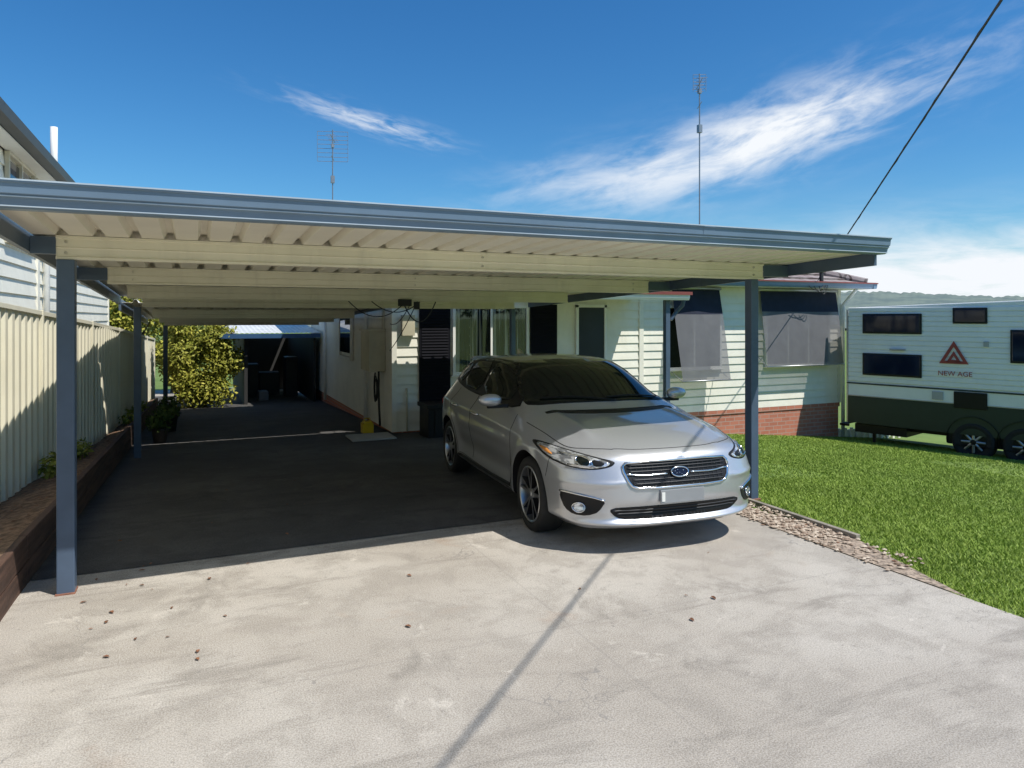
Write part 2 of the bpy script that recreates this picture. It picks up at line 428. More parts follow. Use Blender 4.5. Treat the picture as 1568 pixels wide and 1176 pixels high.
def fencesheet():
    V=[];F=[]; y=-3.0; pr=[]
    while y<20.4:
        pr+=[(y,0),(y+.07,0),(y+.095,.028),(y+.165,.028)]; y+=.19
    for (yy_,d) in pr:
        V.append((Xf(yy_)+d,yy_,g(-1,yy_)+.05)); V.append((Xf(yy_)+d,yy_,ftop(yy_)-.02))
    for i in range(len(pr)-1): F.append((2*i,2*i+2,2*i+3,2*i+1))
    mkobj('panels',V,F,fencec,fe)
    mb=MB(); y=-3.0
    while y<20.3:
        y1=min(y+2.37,20.4)
        d0,d1,zz0,zz1=-.012,.045,-.035,.012
        mb.hexa([(Xf(y)+d0,y,ftop(y)+zz0),(Xf(y)+d1,y,ftop(y)+zz0),(Xf(y1)+d1,y1,ftop(y1)+zz0),(Xf(y1)+d0,y1,ftop(y1)+zz0),
                 (Xf(y)+d0,y,ftop(y)+zz1),(Xf(y)+d1,y,ftop(y)+zz1),(Xf(y1)+d1,y1,ftop(y1)+zz1),(Xf(y1)+d0,y1,ftop(y1)+zz1)])
        mb.box((Xf(y)-.02,y-.03,g(-1,y)+.0),(Xf(y)+.05,y+.03,ftop(y)+.02))
        y=y1
    mb.obj('rails_and_posts',fencec,fe,bevel=.003)
fencesheet()
def leaves():
    mb=MB()
    spots=[]
    for _ in range(16): spots.append((random.gauss(-.5,.22),random.gauss(4.8,.45),0))
    for _ in range(420):
        y=random.uniform(1,16); t=random.random(); spots.append((Xw(y)-.05+(Xf(y)+.08-Xw(y))*t,y,1+t))
    for _ in range(20): spots.append((random.uniform(-.8,1.4),random.uniform(2.2,9),0))
    for _ in range(6): spots.append((random.uniform(1,3.5),random.uniform(2.8,4.6),0))
    for _ in range(50): spots.append((random.uniform(4.3,4.9),random.uniform(3.5,8),0))
    for x,y,b in spots:
        if x<Xw(y)+.02 and not b: continue
        z=g(x,y)+.006 if not b else bedz(y,b-1)+.02
        s=random.uniform(.009,.024); a=random.random()*6.28; c,sn=math.cos(a),math.sin(a)
        P=[(-1,0,.0),(-.3,.5,.25),(.5,.42,.2),(1.1,0,.1),(.5,-.42,.35),(-.3,-.5,.2)]
        mb.add([(x+s*(p*c-q*sn),y+s*(p*sn+q*c),z+s*r*.9) for p,q,r in P],[(0,5,4,3),(0,3,2,1)])
    mb.obj('fallen_leaves',leafdry)
leaves()
dkpot=pm('dark_pot',(.04,.035,.03),.6)
for (px,py,ps) in ((-.50,12.6,.8),(-.42,14.2,1.0)):
    pe=empty('potted_plant',(px,py,g(-.8,py)))
    mb=MB(); mb.lathe([(0,0),(.11*ps,0),(.15*ps,.26*ps),(.165*ps,.26*ps),(.165*ps,.30*ps),(.14*ps,.30*ps),(.13*ps,.27*ps),(0,.27*ps)],20,lambda a,b,h:(a,b,h)); mb.obj('pot',dkpot,pe,True)
    foliage('leaves',[(0,0,.45*ps,.2,.2,.22)],300,.05,treem,pe)
bd=empty('bed_shrubs')
for yy_ in (8.6,9.8,13.4,14.6,15.6):
    foliage('shrub',[(Xf(yy_)+.18,yy_,g(-1,yy_)+.34,.12,.2,.14)],160,.035,bushm,bd)
# ------------------------------------------------------------ weatherboard cladding
def clad(mb,p0,p1,z0,z1,nrm,pitch=.15,lap=.016,mi=0):
    p0=Vector((*p0,0));p1=Vector((*p1,0)); n=Vector((*nrm,0)); z=z0
    while z<z1-.01:
        zt=min(z+pitch,z1)
        a=p0+n*lap;b=p1+n*lap;c=p1+n*.001;d=p0+n*.001
        mb.add([(a.x,a.y,z),(b.x,b.y,z),(c.x,c.y,zt),(d.x,d.y,zt),(d.x,d.y,z),(c.x,c.y,z)],[(0,1,2,3),(4,5,1,0)],mi)
        z=zt
# ------------------------------------------------------------ main house
ho=empty('weatherboard_house')
HY=11.8; HX0=3.07; HX1=13.5; HB=21.0; ZF=-.18; ZT=2.40
mb=MB()
mb.box((HX0+.002,HY+.002,ZF),(HX1-.002,HB,ZT)); 
clad(mb,(HX0,HY),(HX1,HY),ZF,ZT,(0,-1),.16,.022)
clad(mb,(HX0,HB),(HX0,HY),ZF,ZT,(-1,0),.16,.022)
clad(mb,(HX1,HY),(HX1,HB),ZF,ZT,(1,0),.16,.022)
mb.box((HX0-.026,HY-.026,ZF),(HX0+.06,HY+.06,ZT)); mb.box((HX1-.06,HY-.028,ZF),(HX1+.025,HY+.06,ZT))
mb.box((8.02,HY-.035,ZF),(8.12,HY,ZT))
mb.obj('walls',creamw,ho)
def brickmat():
    mt,n,b,tc=newmat('red_brick')
    br=n.n('ShaderNodeTexBrick'); n.put(br.inputs['Vector'],n.mapping(tc,(1,1,1),(math.radians(90),0,0)))
    br.inputs['Color1'].default_value=(.55,.18,.11,1); br.inputs['Color2'].default_value=(.40,.12,.07,1); br.inputs['Mortar'].default_value=(.40,.32,.28,1)
    br.inputs['Scale'].default_value=1; br.inputs['Mortar Size'].default_value=.008; br.inputs['Brick Width'].default_value=.24; br.inputs['Row Height'].default_value=.086
    n.put(b.inputs['Base Color'],n.mix(n.m('MULTIPLY',n.noise(tc,9,4),.5),br.outputs[0],(.6,.28,.19))); b.inputs['Roughness'].default_value=.85
    n.put(b.inputs['Normal'],n.bump(br.outputs['Fac'],-.6,.008)); return mt
mb=MB(); mb.box((8.1,HY+.0,-1.6),(HX1-.03,HB-.05,ZF-.002)); mb.box((HX0+.03,HY+.03,-1.2),(8.1,HB-.05,ZF-.002))
mb.box((8.1,HY-.02,ZF-.09),(HX1-.005,HY-.001,ZF-.004))
mb.obj('brick_base',brickmat(),ho)
def tilemat():
    mt,n,b,tc=newmat('roof_tile')
    br=n.n('ShaderNodeTexBrick'); n.put(br.inputs['Vector'],tc)
    br.inputs['Color1'].default_value=(.32,.26,.25,1); br.inputs['Color2'].default_value=(.26,.20,.195,1); br.inputs['Mortar'].default_value=(.08,.055,.05,1)
    br.inputs['Scale'].default_value=1; br.inputs['Mortar Size'].default_value=.02; br.inputs['Brick Width'].default_value=.3; br.inputs['Row Height'].default_value=.3
    n.put(b.inputs['Base Color'],n.mix(n.m('MULTIPLY',n.ss(n.noise(tc,5,4),.4,.7),.5),br.outputs[0],(.36,.33,.31))); b.inputs['Roughness'].default_value=.8
    n.put(b.inputs['Normal'],n.bump(br.outputs['Fac'],-.8,.02)); return mt
tile=tilemat()
e0,e1,f0,f1=HX0-.45,HX1+.5,HY-.42,HB+.4; ez=2.50; hh=(f1-f0)/2; sl=.36; rzr=ez+hh*sl
mb=MB(); nc=16
for k in range(nc):
    t0=k/nc*hh; t1=(k+1)/nc*hh; za=ez+t0*sl+.035; zb=ez+t1*sl
    A=[(e0+t0,f0+t0),(e1-t0,f0+t0),(e1-t0,f1-t0),(e0+t0,f1-t0)]
    B=[(e0+t1,f0+t1),(e1-t1,f0+t1),(e1-t1,f1-t1),(e0+t1,f1-t1)]
    for i in range(4):
        j=(i+1)%4
        mb.add([(*A[i],za),(*A[j],za),(*B[j],zb),(*B[i],zb),(*A[i],za-.035),(*A[j],za-.035)],[(0,1,2,3),(4,5,1,0)])
mb.tube([(e0+.1,f0+.1,ez+.07),(e0+hh,f0+hh,rzr+.04)],.09,8); mb.tube([(e1-.05,f0+.05,ez+.06),(e1-hh,f0+hh,rzr+.04)],.09,8)
mb.tube([(e0+hh,f0+hh,rzr+.04),(e1-hh,f0+hh,rzr+.04)],.09,8)
mb.obj('tile_roof',tile,ho)
mb=MB(); mb.box((e0+.02,f0+.02,ez-.10),(e1-.02,f1-.02,ez-.085)); mb.obj('soffit',white,ho)
mb=MB()
pg=lambda y0,s=1:[(y0,ez-.09),(y0-.09,ez-.09),(y0-.11,ez-.05),(y0-.12,ez+.02),(y0,ez+.02)]
mb.prism(pg(f0+.02),e0-.1,e1+.1,0,fn)
mb.prism([(e1-.02,ez-.09),(e1-.02,ez+.02),(e1+.10,ez+.02),(e1+.09,ez-.05),(e1+.07,ez-.09)],f0-.1,f1,0,lambda a,p,q:(p,a,q))
mb.prism([(e0+.02,ez+.02),(e0+.02,ez-.09),(e0-.07,ez-.09),(e0-.09,ez-.05),(e0-.10,ez+.02)],f0-.1,f1,0,lambda a,p,q:(p,a,q))
mb.obj('gutters',slate_l,ho)
mb=MB(); mb.prism([(f0-.09,ez+.021),(f0-.125,ez+.015),(f0-.125,ez+.04),(f0-.05,ez+.05)],e0-.1,e1+.1,0,fn); mb.obj('gutter_rim',redgut,ho)
mb=MB(); mb.tube([(HX1+.08,HY-.4,ez-.1),(HX1+.08,HY-.3,ez-.2),(HX1+.03,HY-.08,ez-.45),(HX1+.03,HY-.08,-.95)],.04,8); mb.obj('downpipe',white,ho,True)
pz=2.12
mb=MB(); mb.hexa([(5.42,10.1,pz),(7.8,10.1,pz),(7.8,11.7,pz+.10),(5.42,11.7,pz+.10),(5.42,10.1,pz+.03),(7.8,10.1,pz+.03),(7.8,11.7,pz+.13),(5.42,11.7,pz+.13)])
mb.obj('porch_roof',white,ho)
mb=MB(); mb.prism([(10.1,pz-.06),(10.02,pz-.06),(10.0,pz-.02),(9.99,pz+.05),(10.1,pz+.05)],5.42,7.86,0,fn)
mb.prism([(7.80,pz-.06),(7.80,pz+.05),(7.88,pz+.05),(7.86,pz-.06)],10.1,11.7,0,lambda a,p,q:(p,a,q+.06*(a-10.1)/1.6)); mb.obj('porch_gutter',white,ho)
mb=MB(); mb.prism([(9.988,pz+.052),(9.975,pz+.03),(9.975,pz+.085),(10.12,pz+.09)],5.42,7.9,0,fn); mb.obj('porch_gutter_rim',redgut,ho)
mb=MB(); mb.box((7.46,10.14,g(7.5,10.2)-.05),(7.55,10.23,pz-.02)); mb.tube([(7.78,10.06,pz-.05),(7.78,10.1,pz-.15),(7.72,10.18,pz-.25),(7.6,10.2,pz-.4)],.035,8); mb.obj('porch_post',slate,ho,bevel=.005)
mb=MB(); mb.box((5.3,10.6,-.9),(8.0,HY-.002,-.12)); mb.box((5.6,10.2,-.9),(7.4,10.598,-.28)); mb.obj('porch_slab',pm('porch_concrete',(.3,.28,.26),.8,bump=.3),ho)
def window(name,x0,x1,z0,z1,y=HY,cols=2,curtain=True,gl=None):
    mb=MB(); t=.05; d=.045
    yo=y-.02-d
    mb.box((x0-t,yo,z0-t),(x1+t,y-.001,z0)); mb.box((x0-t,yo,z1),(x1+t,y-.001,z1+t))
    mb.box((x0-t,yo,z0),(x0,y-.001,z1)); mb.box((x1,yo,z0),(x1+t,y-.001,z1))
    for c in range(1,cols):
        xx=x0+(x1-x0)*c/cols; mb.box((xx-.02,yo+.008,z0),(xx+.02,y-.001,z1))
    mb.box((x0-t-.03,yo-.03,z0-t-.025),(x1+t+.03,y-.001,z0-t-.001))
    mb.obj(name+'_frame',white,ho,bevel=.004)
    if curtain:
        V=[];F=[];nn=70
        for i in range(nn+1):
            xx=x0+(x1-x0)*i/nn
            yy_=y-.028+.006*math.sin(i*1.45)+.002*math.sin(i*3.7)
            V+=[(xx,yy_,z0),(xx,yy_,z1)]
        for i in range(nn): F.append((2*i,2*i+2,2*i+3,2*i+1))
        mkobj(name+'_curtain',V,F,curt,ho,True)
    mb=MB(); mb.box((x0,y-.044,z0),(x1,y-.040,z1)); mb.obj(name+'_glass',gl or glassw,ho)
mt,n,b,tc=newmat('curtain')
wv=n.ss(n.noise(n.mapping(tc,(12,1,.15)),1.5,3,.6),.52,.58)
n.put(b.inputs['Base Color'],n.mix(wv,(.012,.014,.02),(.60,.60,.58))); b.inputs['Roughness'].default_value=.9; curt=mt
mt,n,b,tc=newmat('window_glass')
gl=n.n('ShaderNodeBsdfGlossy'); gl.inputs['Roughness'].default_value=.02; tr=n.n('ShaderNodeBsdfTransparent'); mx=n.n('ShaderNodeMixShader')
fr=n.n('ShaderNodeFresnel'); fr.inputs[0].default_value=1.5
n.t.links.new(n.m('ADD',fr.outputs[0],.02),mx.inputs[0]); n.t.links.new(tr.outputs[0],mx.inputs[1]); n.t.links.new(gl.outputs[0],mx.inputs[2]); n.t.links.new(mx.outputs[0],n.t.nodes['Material Output'].inputs[0]); glassw=mt
window('front_window',4.17,5.54,.80,1.93)
window('right_window',11.3,13.1,.75,1.95,cols=3,curtain=False,gl=glassd)
window('mid_window',8.7,10.0,.75,1.95,cols=2,curtain=False,gl=glassd)
mb=MB()
def louvre(x0,x1,z0,z1):
    mb.box((x0,HY-.05,z0),(x1,HY-.024,z1))
    zz=z0+.05
    while zz<z1-.05:
        mb.hexa([(x0+.04,HY-.062,zz),(x1-.04,HY-.062,zz),(x1-.04,HY-.05,zz+.03),(x0+.04,HY-.05,zz+.03),(x0+.04,HY-.060,zz+.004),(x1-.04,HY-.060,zz+.004),(x1-.04,HY-.048,zz+.034),(x0+.04,HY-.048,zz+.034)]); zz+=.05
louvre(3.52,4.08,.30,2.0); louvre(5.63,6.18,.60,2.0)
mb.obj('shutters',pm('dark_shutter',(.008,.008,.012),.7,spec=.1),ho)
mb=MB(); mb.box((6.64,HY-.045,-.12),(7.20,HY-.024,1.95)); mb.obj('door_screen',dark,ho)
mb=MB(); mb.box((6.58,HY-.06,-.12),(6.638,HY-.018,2.0)); mb.box((7.202,HY-.06,-.12),(7.26,HY-.018,2.0)); mb.box((6.58,HY-.06,1.952),(7.26,HY-.018,2.01)); mb.box((6.7,HY-.05,.9),(6.74,HY-.046,1.0),0); mb.obj('door_frame',white,ho,bevel=.003)
mb=MB(); mb.box((HX0-.06,15.1,1.0),(HX0-.02,16.3,2.0)); mb.obj('side_window_glass',glassd,ho)
mb=MB(); mb.box((HX0-.07,15.02,.92),(HX0-.018,15.098,2.08)); mb.box((HX0-.07,16.302,.92),(HX0-.018,16.38,2.08)); mb.box((HX0-.08,15.02,.86),(HX0-.018,16.38,.918)); mb.obj('side_window_frame',white,ho)
mb=MB()
for yv in (13.6,18.2): mb.tube([(HX0-.07,yv,2.1),(HX0-.07,yv,-.3)],.035,8)
mb.obj('side_downpipes',white,ho,True)
mb=MB(); mb.box((HX0-.30,12.25,.82),(HX0-.018,12.95,1.52)); mb.box((HX0-.33,12.22,1.52),(HX0-.018,12.98,1.55)); mb.box((HX0-.05,12.3,1.56),(HX0-.018,12.4,2.2)); mb.box((HX0-.304,12.3,.87),(HX0-.3,12.9,1.47)); mb.obj('meter_box',boxbeige,ho,bevel=.006)
mb=MB(); mb.tube([(HX0-.1,12.4,.82),(HX0-.1,12.42,.5),(HX0-.09,12.4,.1),(HX0-.08,12.4,-.15)],.02,8)
for k in range(3): mb.tube([(HX0-.12-.01*k,12.5+.10*math.cos(a*6.28/16),.48+.02*k+(.2+.03*k)*math.sin(a*6.28/16)) for a in range(17)],.009,6)
mb.obj('hose_and_conduit',cable,ho,True)
mb=MB(); mb.tube([(3.30,HY-.05,-.18),(3.30,HY-.05,.5),(3.30,HY-.02,.55)],.018,8); mb.box((3.2,HY-.12,1.45),(3.42,HY-.024,1.8)); mb.obj('wall_fittings',boxbeige,ho,bevel=.004)
sbx=empty('storage_chest',(3.85,11.2,g(3.85,11.2)))
mb=MB(); mb.box((-.42,-.25,.0),(.42,.25,.48)); mb.box((-.45,-.28,.482),(.45,.28,.55)); 
for x in (-.3,0,.3): mb.box((x-.02,-.265,.04),(x+.02,-.251,.46))
mb.obj('chest',black,sbx,bevel=.01)
yb=empty('yellow_tool_box',(2.72,12.2,g(2.7,12.2)))
mb=MB(); mb.box((-.09,-.1,.0),(.09,.1,.17)); mb.box((-.07,-.08,.171),(.07,.08,.20)); mb.tube([(-.05,0,.2),(-.05,0,.25),(.05,0,.25),(.05,0,.2)],.01,6); mb.obj('case',yellow,yb,bevel=.012)
mb=MB(); zg=g(2.5,11.4)+.005; mb.box((2.25,11.1,zg+.015),(2.95,11.7,zg+.04)); mb.box((2.3,11.2,zg),(2.36,11.6,zg+.014)); mb.box((2.8,11.2,zg),(2.86,11.6,zg+.014)); mb.obj('floor_board',pm('pale_board',(.35,.34,.31),.7),bevel=.004)
def meshfab():
    mt,n,b,tc=newmat('awning_mesh_fabric')
    n.put(b.inputs['Base Color'],n.mix(n.noise(tc,4,3),(.13,.13,.14),(.20,.20,.21))); b.inputs['Roughness'].default_value=.9
    tr=n.n('ShaderNodeBsdfTransparent'); mx=n.n('ShaderNodeMixShader'); mx.inputs[0].default_value=.22
    n.t.links.new(b.outputs[0],mx.inputs[1]); n.t.links.new(tr.outputs[0],mx.inputs[2]); n.t.links.new(mx.outputs[0],n.t.nodes['Material Output'].inputs[0]); return mt
fab=meshfab(); navy=pm('navy_canvas',(.012,.016,.035),.85,0,.15,6)
def awning(x0,x1,zt,zm,zb,out):
    V=[];F=[];nz=14;nx_=12
    for j in range(nz+1):
        t=j/nz; z=zt+(zb-zt)*t
        for i in range(nx_+1):
            s=i/nx_; bel=.05*math.sin(math.pi*t)*math.sin(math.pi*s)
            V.append((x0+(x1-x0)*s,HY-.10-out*t-bel*.6+.01*math.sin(9*s+4*t),z-.02*math.sin(math.pi*s)*t))
    mi=[]
    for j in range(nz):
        for i in range(nx_):
            a=j*(nx_+1)+i; F.append((a,a+nx_+1,a+nx_+2,a+1)); mi.append(0 if (zt+(zb-zt)*(j+.5)/nz)<zm else 1)
    mkobj('window_awning',V,F,[fab,navy],ho,True,mi)
    mb=MB(); mb.tube([(x0-.02,HY-.10-out,zb),(x1+.02,HY-.10-out,zb)],.014,8); mb.tube([(x0,HY-.03,zb+.2),(x0,HY-.1-out,zb)],.008,6); mb.tube([(x1,HY-.03,zb+.2),(x1,HY-.1-out,zb)],.008,6)
    mb.tube([(x0-.03,HY-.1,zt),(x1+.03,HY-.1,zt)],.035,10); mb.obj('awning_bar',galv,ho,True)
awning(11.05,13.28,2.36,1.90,.72,.22); awning(8.75,9.95,2.36,1.88,.5,.35)
# ------------------------------------------------------------ antennas
def antenna(x,y,z0,zt,els,hd):
    e=empty('tv_antenna',(x,y,0)); mb=MB()
    mb.tube([(0,0,z0),(0,0,zt)],.017,6)
    c,s=math.cos(hd),math.sin(hd)
    def P(a,b,z): return (a*c-b*s,a*s+b*c,z)
    for (dz,hw,ln) in els:
        mb.tube([P(-hw,ln,zt+dz),P(hw,ln,zt+dz)],.007,5)
    zs=[zt+d[0] for d in els]; hw=els[0][1]
    mb.tube([P(-hw,0,min(zs)),P(-hw,0,max(zs))],.006,5); mb.tube([P(hw,0,min(zs)),P(hw,0,max(zs))],.006,5)
    mb.tube([P(0,-.45,zt-.25),P(0,.45,zt-.25)],.009,5)
    mb.tube([P(0,-.3,zt-.8),P(0,.3,zt-.8)],.009,5)
    for k in range(6): mb.tube([P(-.12,-.45+.18*k,zt-.25),P(.12,-.45+.18*k,zt-.25)],.005,5)
    mb.box((-.05,-.05,zt-1.5),(.05,.05,zt-1.3)); mb.box((-.04,-.04,zt-.5),(.04,.04,zt-.4))
    mb.obj('mast_and_elements',pm('antenna_grey',(.3,.31,.33),.4,.6),e)
antenna(3.55,20.3,2.4,7.05,[(-.05-.12*k,.42,.02) for k in range(8)],-.3)
antenna(11.7,14.5,3.0,7.95,[(-.02-.09*k,.16,.02) for k in range(5)]+[(-.45,.1,.0)],-.5)
# ------------------------------------------------------------ overhead wire
mb=MB(); A=Vector((12.45,11.35,2.72)); D=Vector((5.59,3.47,4.19))-A; B=A+D*3.2
pts=[]
for i in range(80):
    t=i/79; p=A+(B-A)*t; p.z-=.35*4*t*(1-t)*.35
    pts.append(p)
mb.tube(pts,.011,6); pts2=[p+Vector((.010*math.cos(i*2.2),0,.010*math.sin(i*2.2))) for i,p in enumerate(pts)]
mb.tube(pts2,.007,5)
mb.tube([(12.45,11.35,2.72),(12.35,11.36,2.55),(12.2,11.4,2.48)],.008,5)
for k in range(3): mb.tube(sag((12.0+.15*k,11.27,2.44),(12.45+.05*k,11.27,2.46),.1+.04*k,10),.008,5)
mb.box((12.4,11.3,2.5),(12.46,11.36,2.75)); mb.obj('power_line',cable)
pole=MB(); pole.tube([(B.x,B.y,-.5),(B.x,B.y,8.5)],[.15,.11],10); pole.box((B.x-1.1,B.y-.05,7.9),(B.x+1.1,B.y+.05,8.0)); pole.obj('power_pole',bark)
# ------------------------------------------------------------ neighbour house (left)
nh=empty('neighbour_house'); NX=-2.1
mb=MB(); mb.box((NX-6,0,-1),(NX-.002,21.5,3.80)); clad(mb,(NX,0),(NX,21.5),-.6,3.80,(1,0),.19,.026)
mb.box((NX,12.15,-.5),(NX+.040,12.27,3.8)); mb.box((NX-.05,21.4,-.5),(NX+.040,21.53,3.8)); mb.obj('walls',creamw,nh)
mb=MB(); mb.add([(-1.85,-.5,3.86),(-1.85,22,3.86),(-5.5,22,5.4),(-5.5,-.5,5.4),(-1.85,-.5,3.80),(-1.85,22,3.80),(-5.5,22,5.34),(-5.5,-.5,5.34)],[(0,1,2,3),(7,6,5,4),(0,4,5,1),(1,5,6,2),(0,3,7,4)])
mb.add([(-9.2,-.5,3.86),(-9.2,22,3.86),(-5.5,22,5.4),(-5.5,-.5,5.4)],[(3,2,1,0)])
mb.prism([(-1.852,3.78),(-1.852,3.90),(-1.72,3.90),(-1.74,3.80)],-.5,22,0,lambda a,p,q:(p,a,q)); mb.obj('roof',pm('charcoal_roof',(.06,.065,.07),.5),nh)
mb=MB(); mb.box((NX-.3,-.4,3.77),(-1.87,21.9,3.785)); mb.obj('soffit',white,nh)
mb=MB(); mb.box((NX+.028,10.3,2.75),(NX+.038,10.95,3.68)); mb.box((NX+.028,11.0,2.75),(NX+.038,11.75,3.68)); mb.obj('window_glass',glassb,nh)
mb=MB()
for y_ in (10.25,10.95,11.75): mb.box((NX+.022,y_,2.7),(NX+.07,y_+.05,3.72))
mb.box((NX+.022,10.25,2.66),(NX+.075,11.8,2.70)); mb.box((NX+.022,10.25,3.721),(NX+.075,11.8,3.76)); mb.obj('window_frame',pm('sand_frame',(.6,.55,.42),.5),nh)
mb=MB(); mb.tube([(-2.15,14,3.9),(-2.15,14,4.95)],.055,10); mb.tube([(-1.76,12.6,3.78),(-1.80,12.6,3.66),(-2.0,12.6,3.5),(-2.03,12.6,3.3),(-2.03,12.6,0)],.045,10); mb.obj('vent_and_downpipe',white,nh,True)
# ------------------------------------------------------------ rear shed (lean-to shelter)
sh=empty('garden_shed'); sy=19.2; zg=g(2,sy)-.02
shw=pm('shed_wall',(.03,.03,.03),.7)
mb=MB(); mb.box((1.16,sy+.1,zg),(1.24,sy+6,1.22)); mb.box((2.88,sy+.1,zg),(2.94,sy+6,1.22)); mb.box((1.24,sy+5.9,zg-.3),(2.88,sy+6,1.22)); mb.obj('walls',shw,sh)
V=[];F=[]
for i in range(42):
    x=.55+i*.06; V+=[(x,sy-.2,1.36+.015*(i%2)),(x,sy+6.2,1.80+.015*(i%2))]
for i in range(41): F.append((2*i,2*i+2,2*i+3,2*i+1))
mkobj('roof',V,F,pm('pale_zinc',(.72,.72,.70),.45,.1),sh)
mb=MB(); mb.box((.55,sy-.3,1.24),(3.0,sy-.2,1.35)); mb.obj('gutter',pm('blue_fascia',(.04,.10,.20),.4),sh)
mb=MB()
for i,(x,dy,w,h,m_) in enumerate([(1.3,2.5,.4,.9,0),(1.75,3.2,.6,.6,0),(2.4,2.2,.35,1.1,0),(1.6,1.2,.25,.22,1)]):
    mb.box((x,sy+dy,zg-.1),(x+w,sy+dy+.6,zg+h),m_)
mb.obj('stored_boxes',[pm('stored_dark',(.03,.03,.04),.4),pm('stored_pale',(.3,.3,.31),.5)],sh,bevel=.02)
# ------------------------------------------------------------ trees
e=empty('garden_bush'); zb=g(.2,19.4)
bl=[(.25+random.uniform(-.7,.6),19.35+random.uniform(-.4,.5),zb+random.uniform(.1,2.15),.36,.38,.36) for _ in range(30)]+[(-.4,19.4,zb+2.0,.35,.35,.4),(.6,19.2,zb+1.6,.35,.4,.4),(.5,19.0,zb+.4,.45,.4,.4),(.0,19.0,zb+.4,.45,.4,.4)]
foliage('leaves',bl,16000,.055,bushm,e)
mb=MB()
for b_ in bl[:10]: mb.tube([(.25,19.4,zb),(.25+(b_[0]-.25)*.6,19.4+(b_[1]-19.4)*.6,zb+(b_[2]-zb)*.6),b_[:3]],[.04,.02,.008],6)
mb.obj('branches',bark,e,True)
tree('fence_tree',-1.75,23.5,-.7,3.9,1.5,9000,.07,bushm,18,.3)
tree('fence_tree',-.6,25.5,-.7,3.5,1.3,7000,.07,bushm,14,.3)
for i,(x,y,h,r) in enumerate([(-9,-17,8,4),(0,-21,9,4.5),(8,-19,7,4),(17,-18,9,4.5),(26,-12,8,4),(-18,-12,8,4)]):
    tree('street_tree',x,y,-.3,h,r,2500,.26,treem,16,.35)
def hills():
    V=[];F=[];n=1400
    for i in range(n+1):
        az=math.radians(-70+ i*190/n); R=700
        h=24+4*math.sin(az*3.1+1.0)+2*math.sin(az*9+.4)+1.2*math.sin(az*23)
        tz=h+.8*random.random()+.4*math.sin(i*1.7)+.5*math.sin(i*.45)
        for (rr,zz) in ((R-260,-4),(R-120,h*.35),(R-40,h*.8),(R,tz),(R+60,-10)):
            V.append((rr*math.sin(az),rr*math.cos(az),zz))
    for i in range(n):
        for k in range(4):
            a=i*5+k; F.append((a,a+5,a+6,a+1))
    mt,nn,b,tc=newmat('hill_forest')
    c=nn.mix(nn.ss(nn.noise(tc,.05,5,.7),.4,.6),(.08,.11,.07),(.15,.18,.11))
    c=nn.mix(.2,c,(.25,.33,.42)); nn.put(b.inputs['Base Color'],c); b.inputs['Roughness'].default_value=1  # blue-grey distance haze blended into the forest colour
    mkobj('hills',V,F,mt,smooth=True)
hills()
# ------------------------------------------------------------ caravan
cth=math.atan2(-.96,.28)
cv=empty('caravan',(13.05,11.2,-1.02),cth)
cw=pm('caravan_white',(.88,.88,.86),.35,0,.03,2,dirt=.04); cg=pm('caravan_dark_green',(.02,.035,.03),.45); 
L=6.4;W=2.4
mb=MB()
side=[(0.06,.50),(0.0,1.08),(0.0,2.55),(.05,2.9),(.16,3.0),(L-.6,3.18),(L-.15,3.0),(L,2.4),(L,1.0),(L-.5,.55)]
mb.prism(side[::-1],0.02,W-.02,0,lambda a,p,q:(p,a,q))
mb.obj('shell',cw,cv,bevel=.02)
mb=MB()
for (ya,sg) in ((0.02,-1),(W-.02,1)):
    z=1.40
    while z<2.93:
        mb.hexa([(0.03,ya+sg*.001,z),(L-.05,ya+sg*.001,z),(L-.05,ya+sg*.020,z+.014),(0.03,ya+sg*.020,z+.014),(0.03,ya+sg*.001,z+.098),(L-.05,ya+sg*.001,z+.098),(L-.05,ya+sg*.016,z+.086),(0.03,ya+sg*.016,z+.086)]); z+=.10
    mb.box((0.03,min(ya,ya+sg*.014),1.10),(L-.05,max(ya,ya+sg*.014),1.34))
mb.obj('ribbed_side',cw,cv)
mb=MB(); mb.box((0.02,-.004,.50),(L-.3,.018,1.08)); mb.box((.0,-.008,1.345),(L-.05,.018,1.372)); mb.obj('lower_panel',cg,cv)
mb=MB(); mb.box((0.0,-.012,1.085),(L-.05,.018,1.10)); mb.box((-.012,.0,.5),(.018,.05,2.95)); mb.obj('trim',galv,cv)
def cwin(mb,mf,x0,x1,z0,z1):
    mb.box((x0+.03,-.034,z0+.03),(x1-.03,-.012,z1-.03))
    mf.box((x0,-.028,z0),(x1,.0,z1))
mb=MB();mf=MB()
cwin(mb,mf,.34,1.51,2.44,2.86); cwin(mb,mf,2.07,2.66,2.66,2.97); cwin(mb,mf,.34,1.51,1.55,2.02); cwin(mb,mf,3.03,3.9,1.93,2.55)
mb.obj('windows',glassb,cv,bevel=.01); 
mf.box((2.09,-.03,1.01),(2.66,-.002,1.33)); mf.box((4.3,-.02,.9),(4.32,-.0,2.8)); mf.obj('window_frames',black,cv,bevel=.012)
mb=MB(); mb.box((2.6,-.03,2.22),(2.68,-.0,2.32)); mb.box((.9,-.05,2.1),(1.2,-.0,2.13)); mb.box((1.7,-.02,1.14),(1.9,-.0,1.3)); mb.obj('fittings',pm('grey_fit',(.4,.4,.4),.5),cv)
redl=pm('logo_red',(.35,.06,.05),.5)
mb=MB()
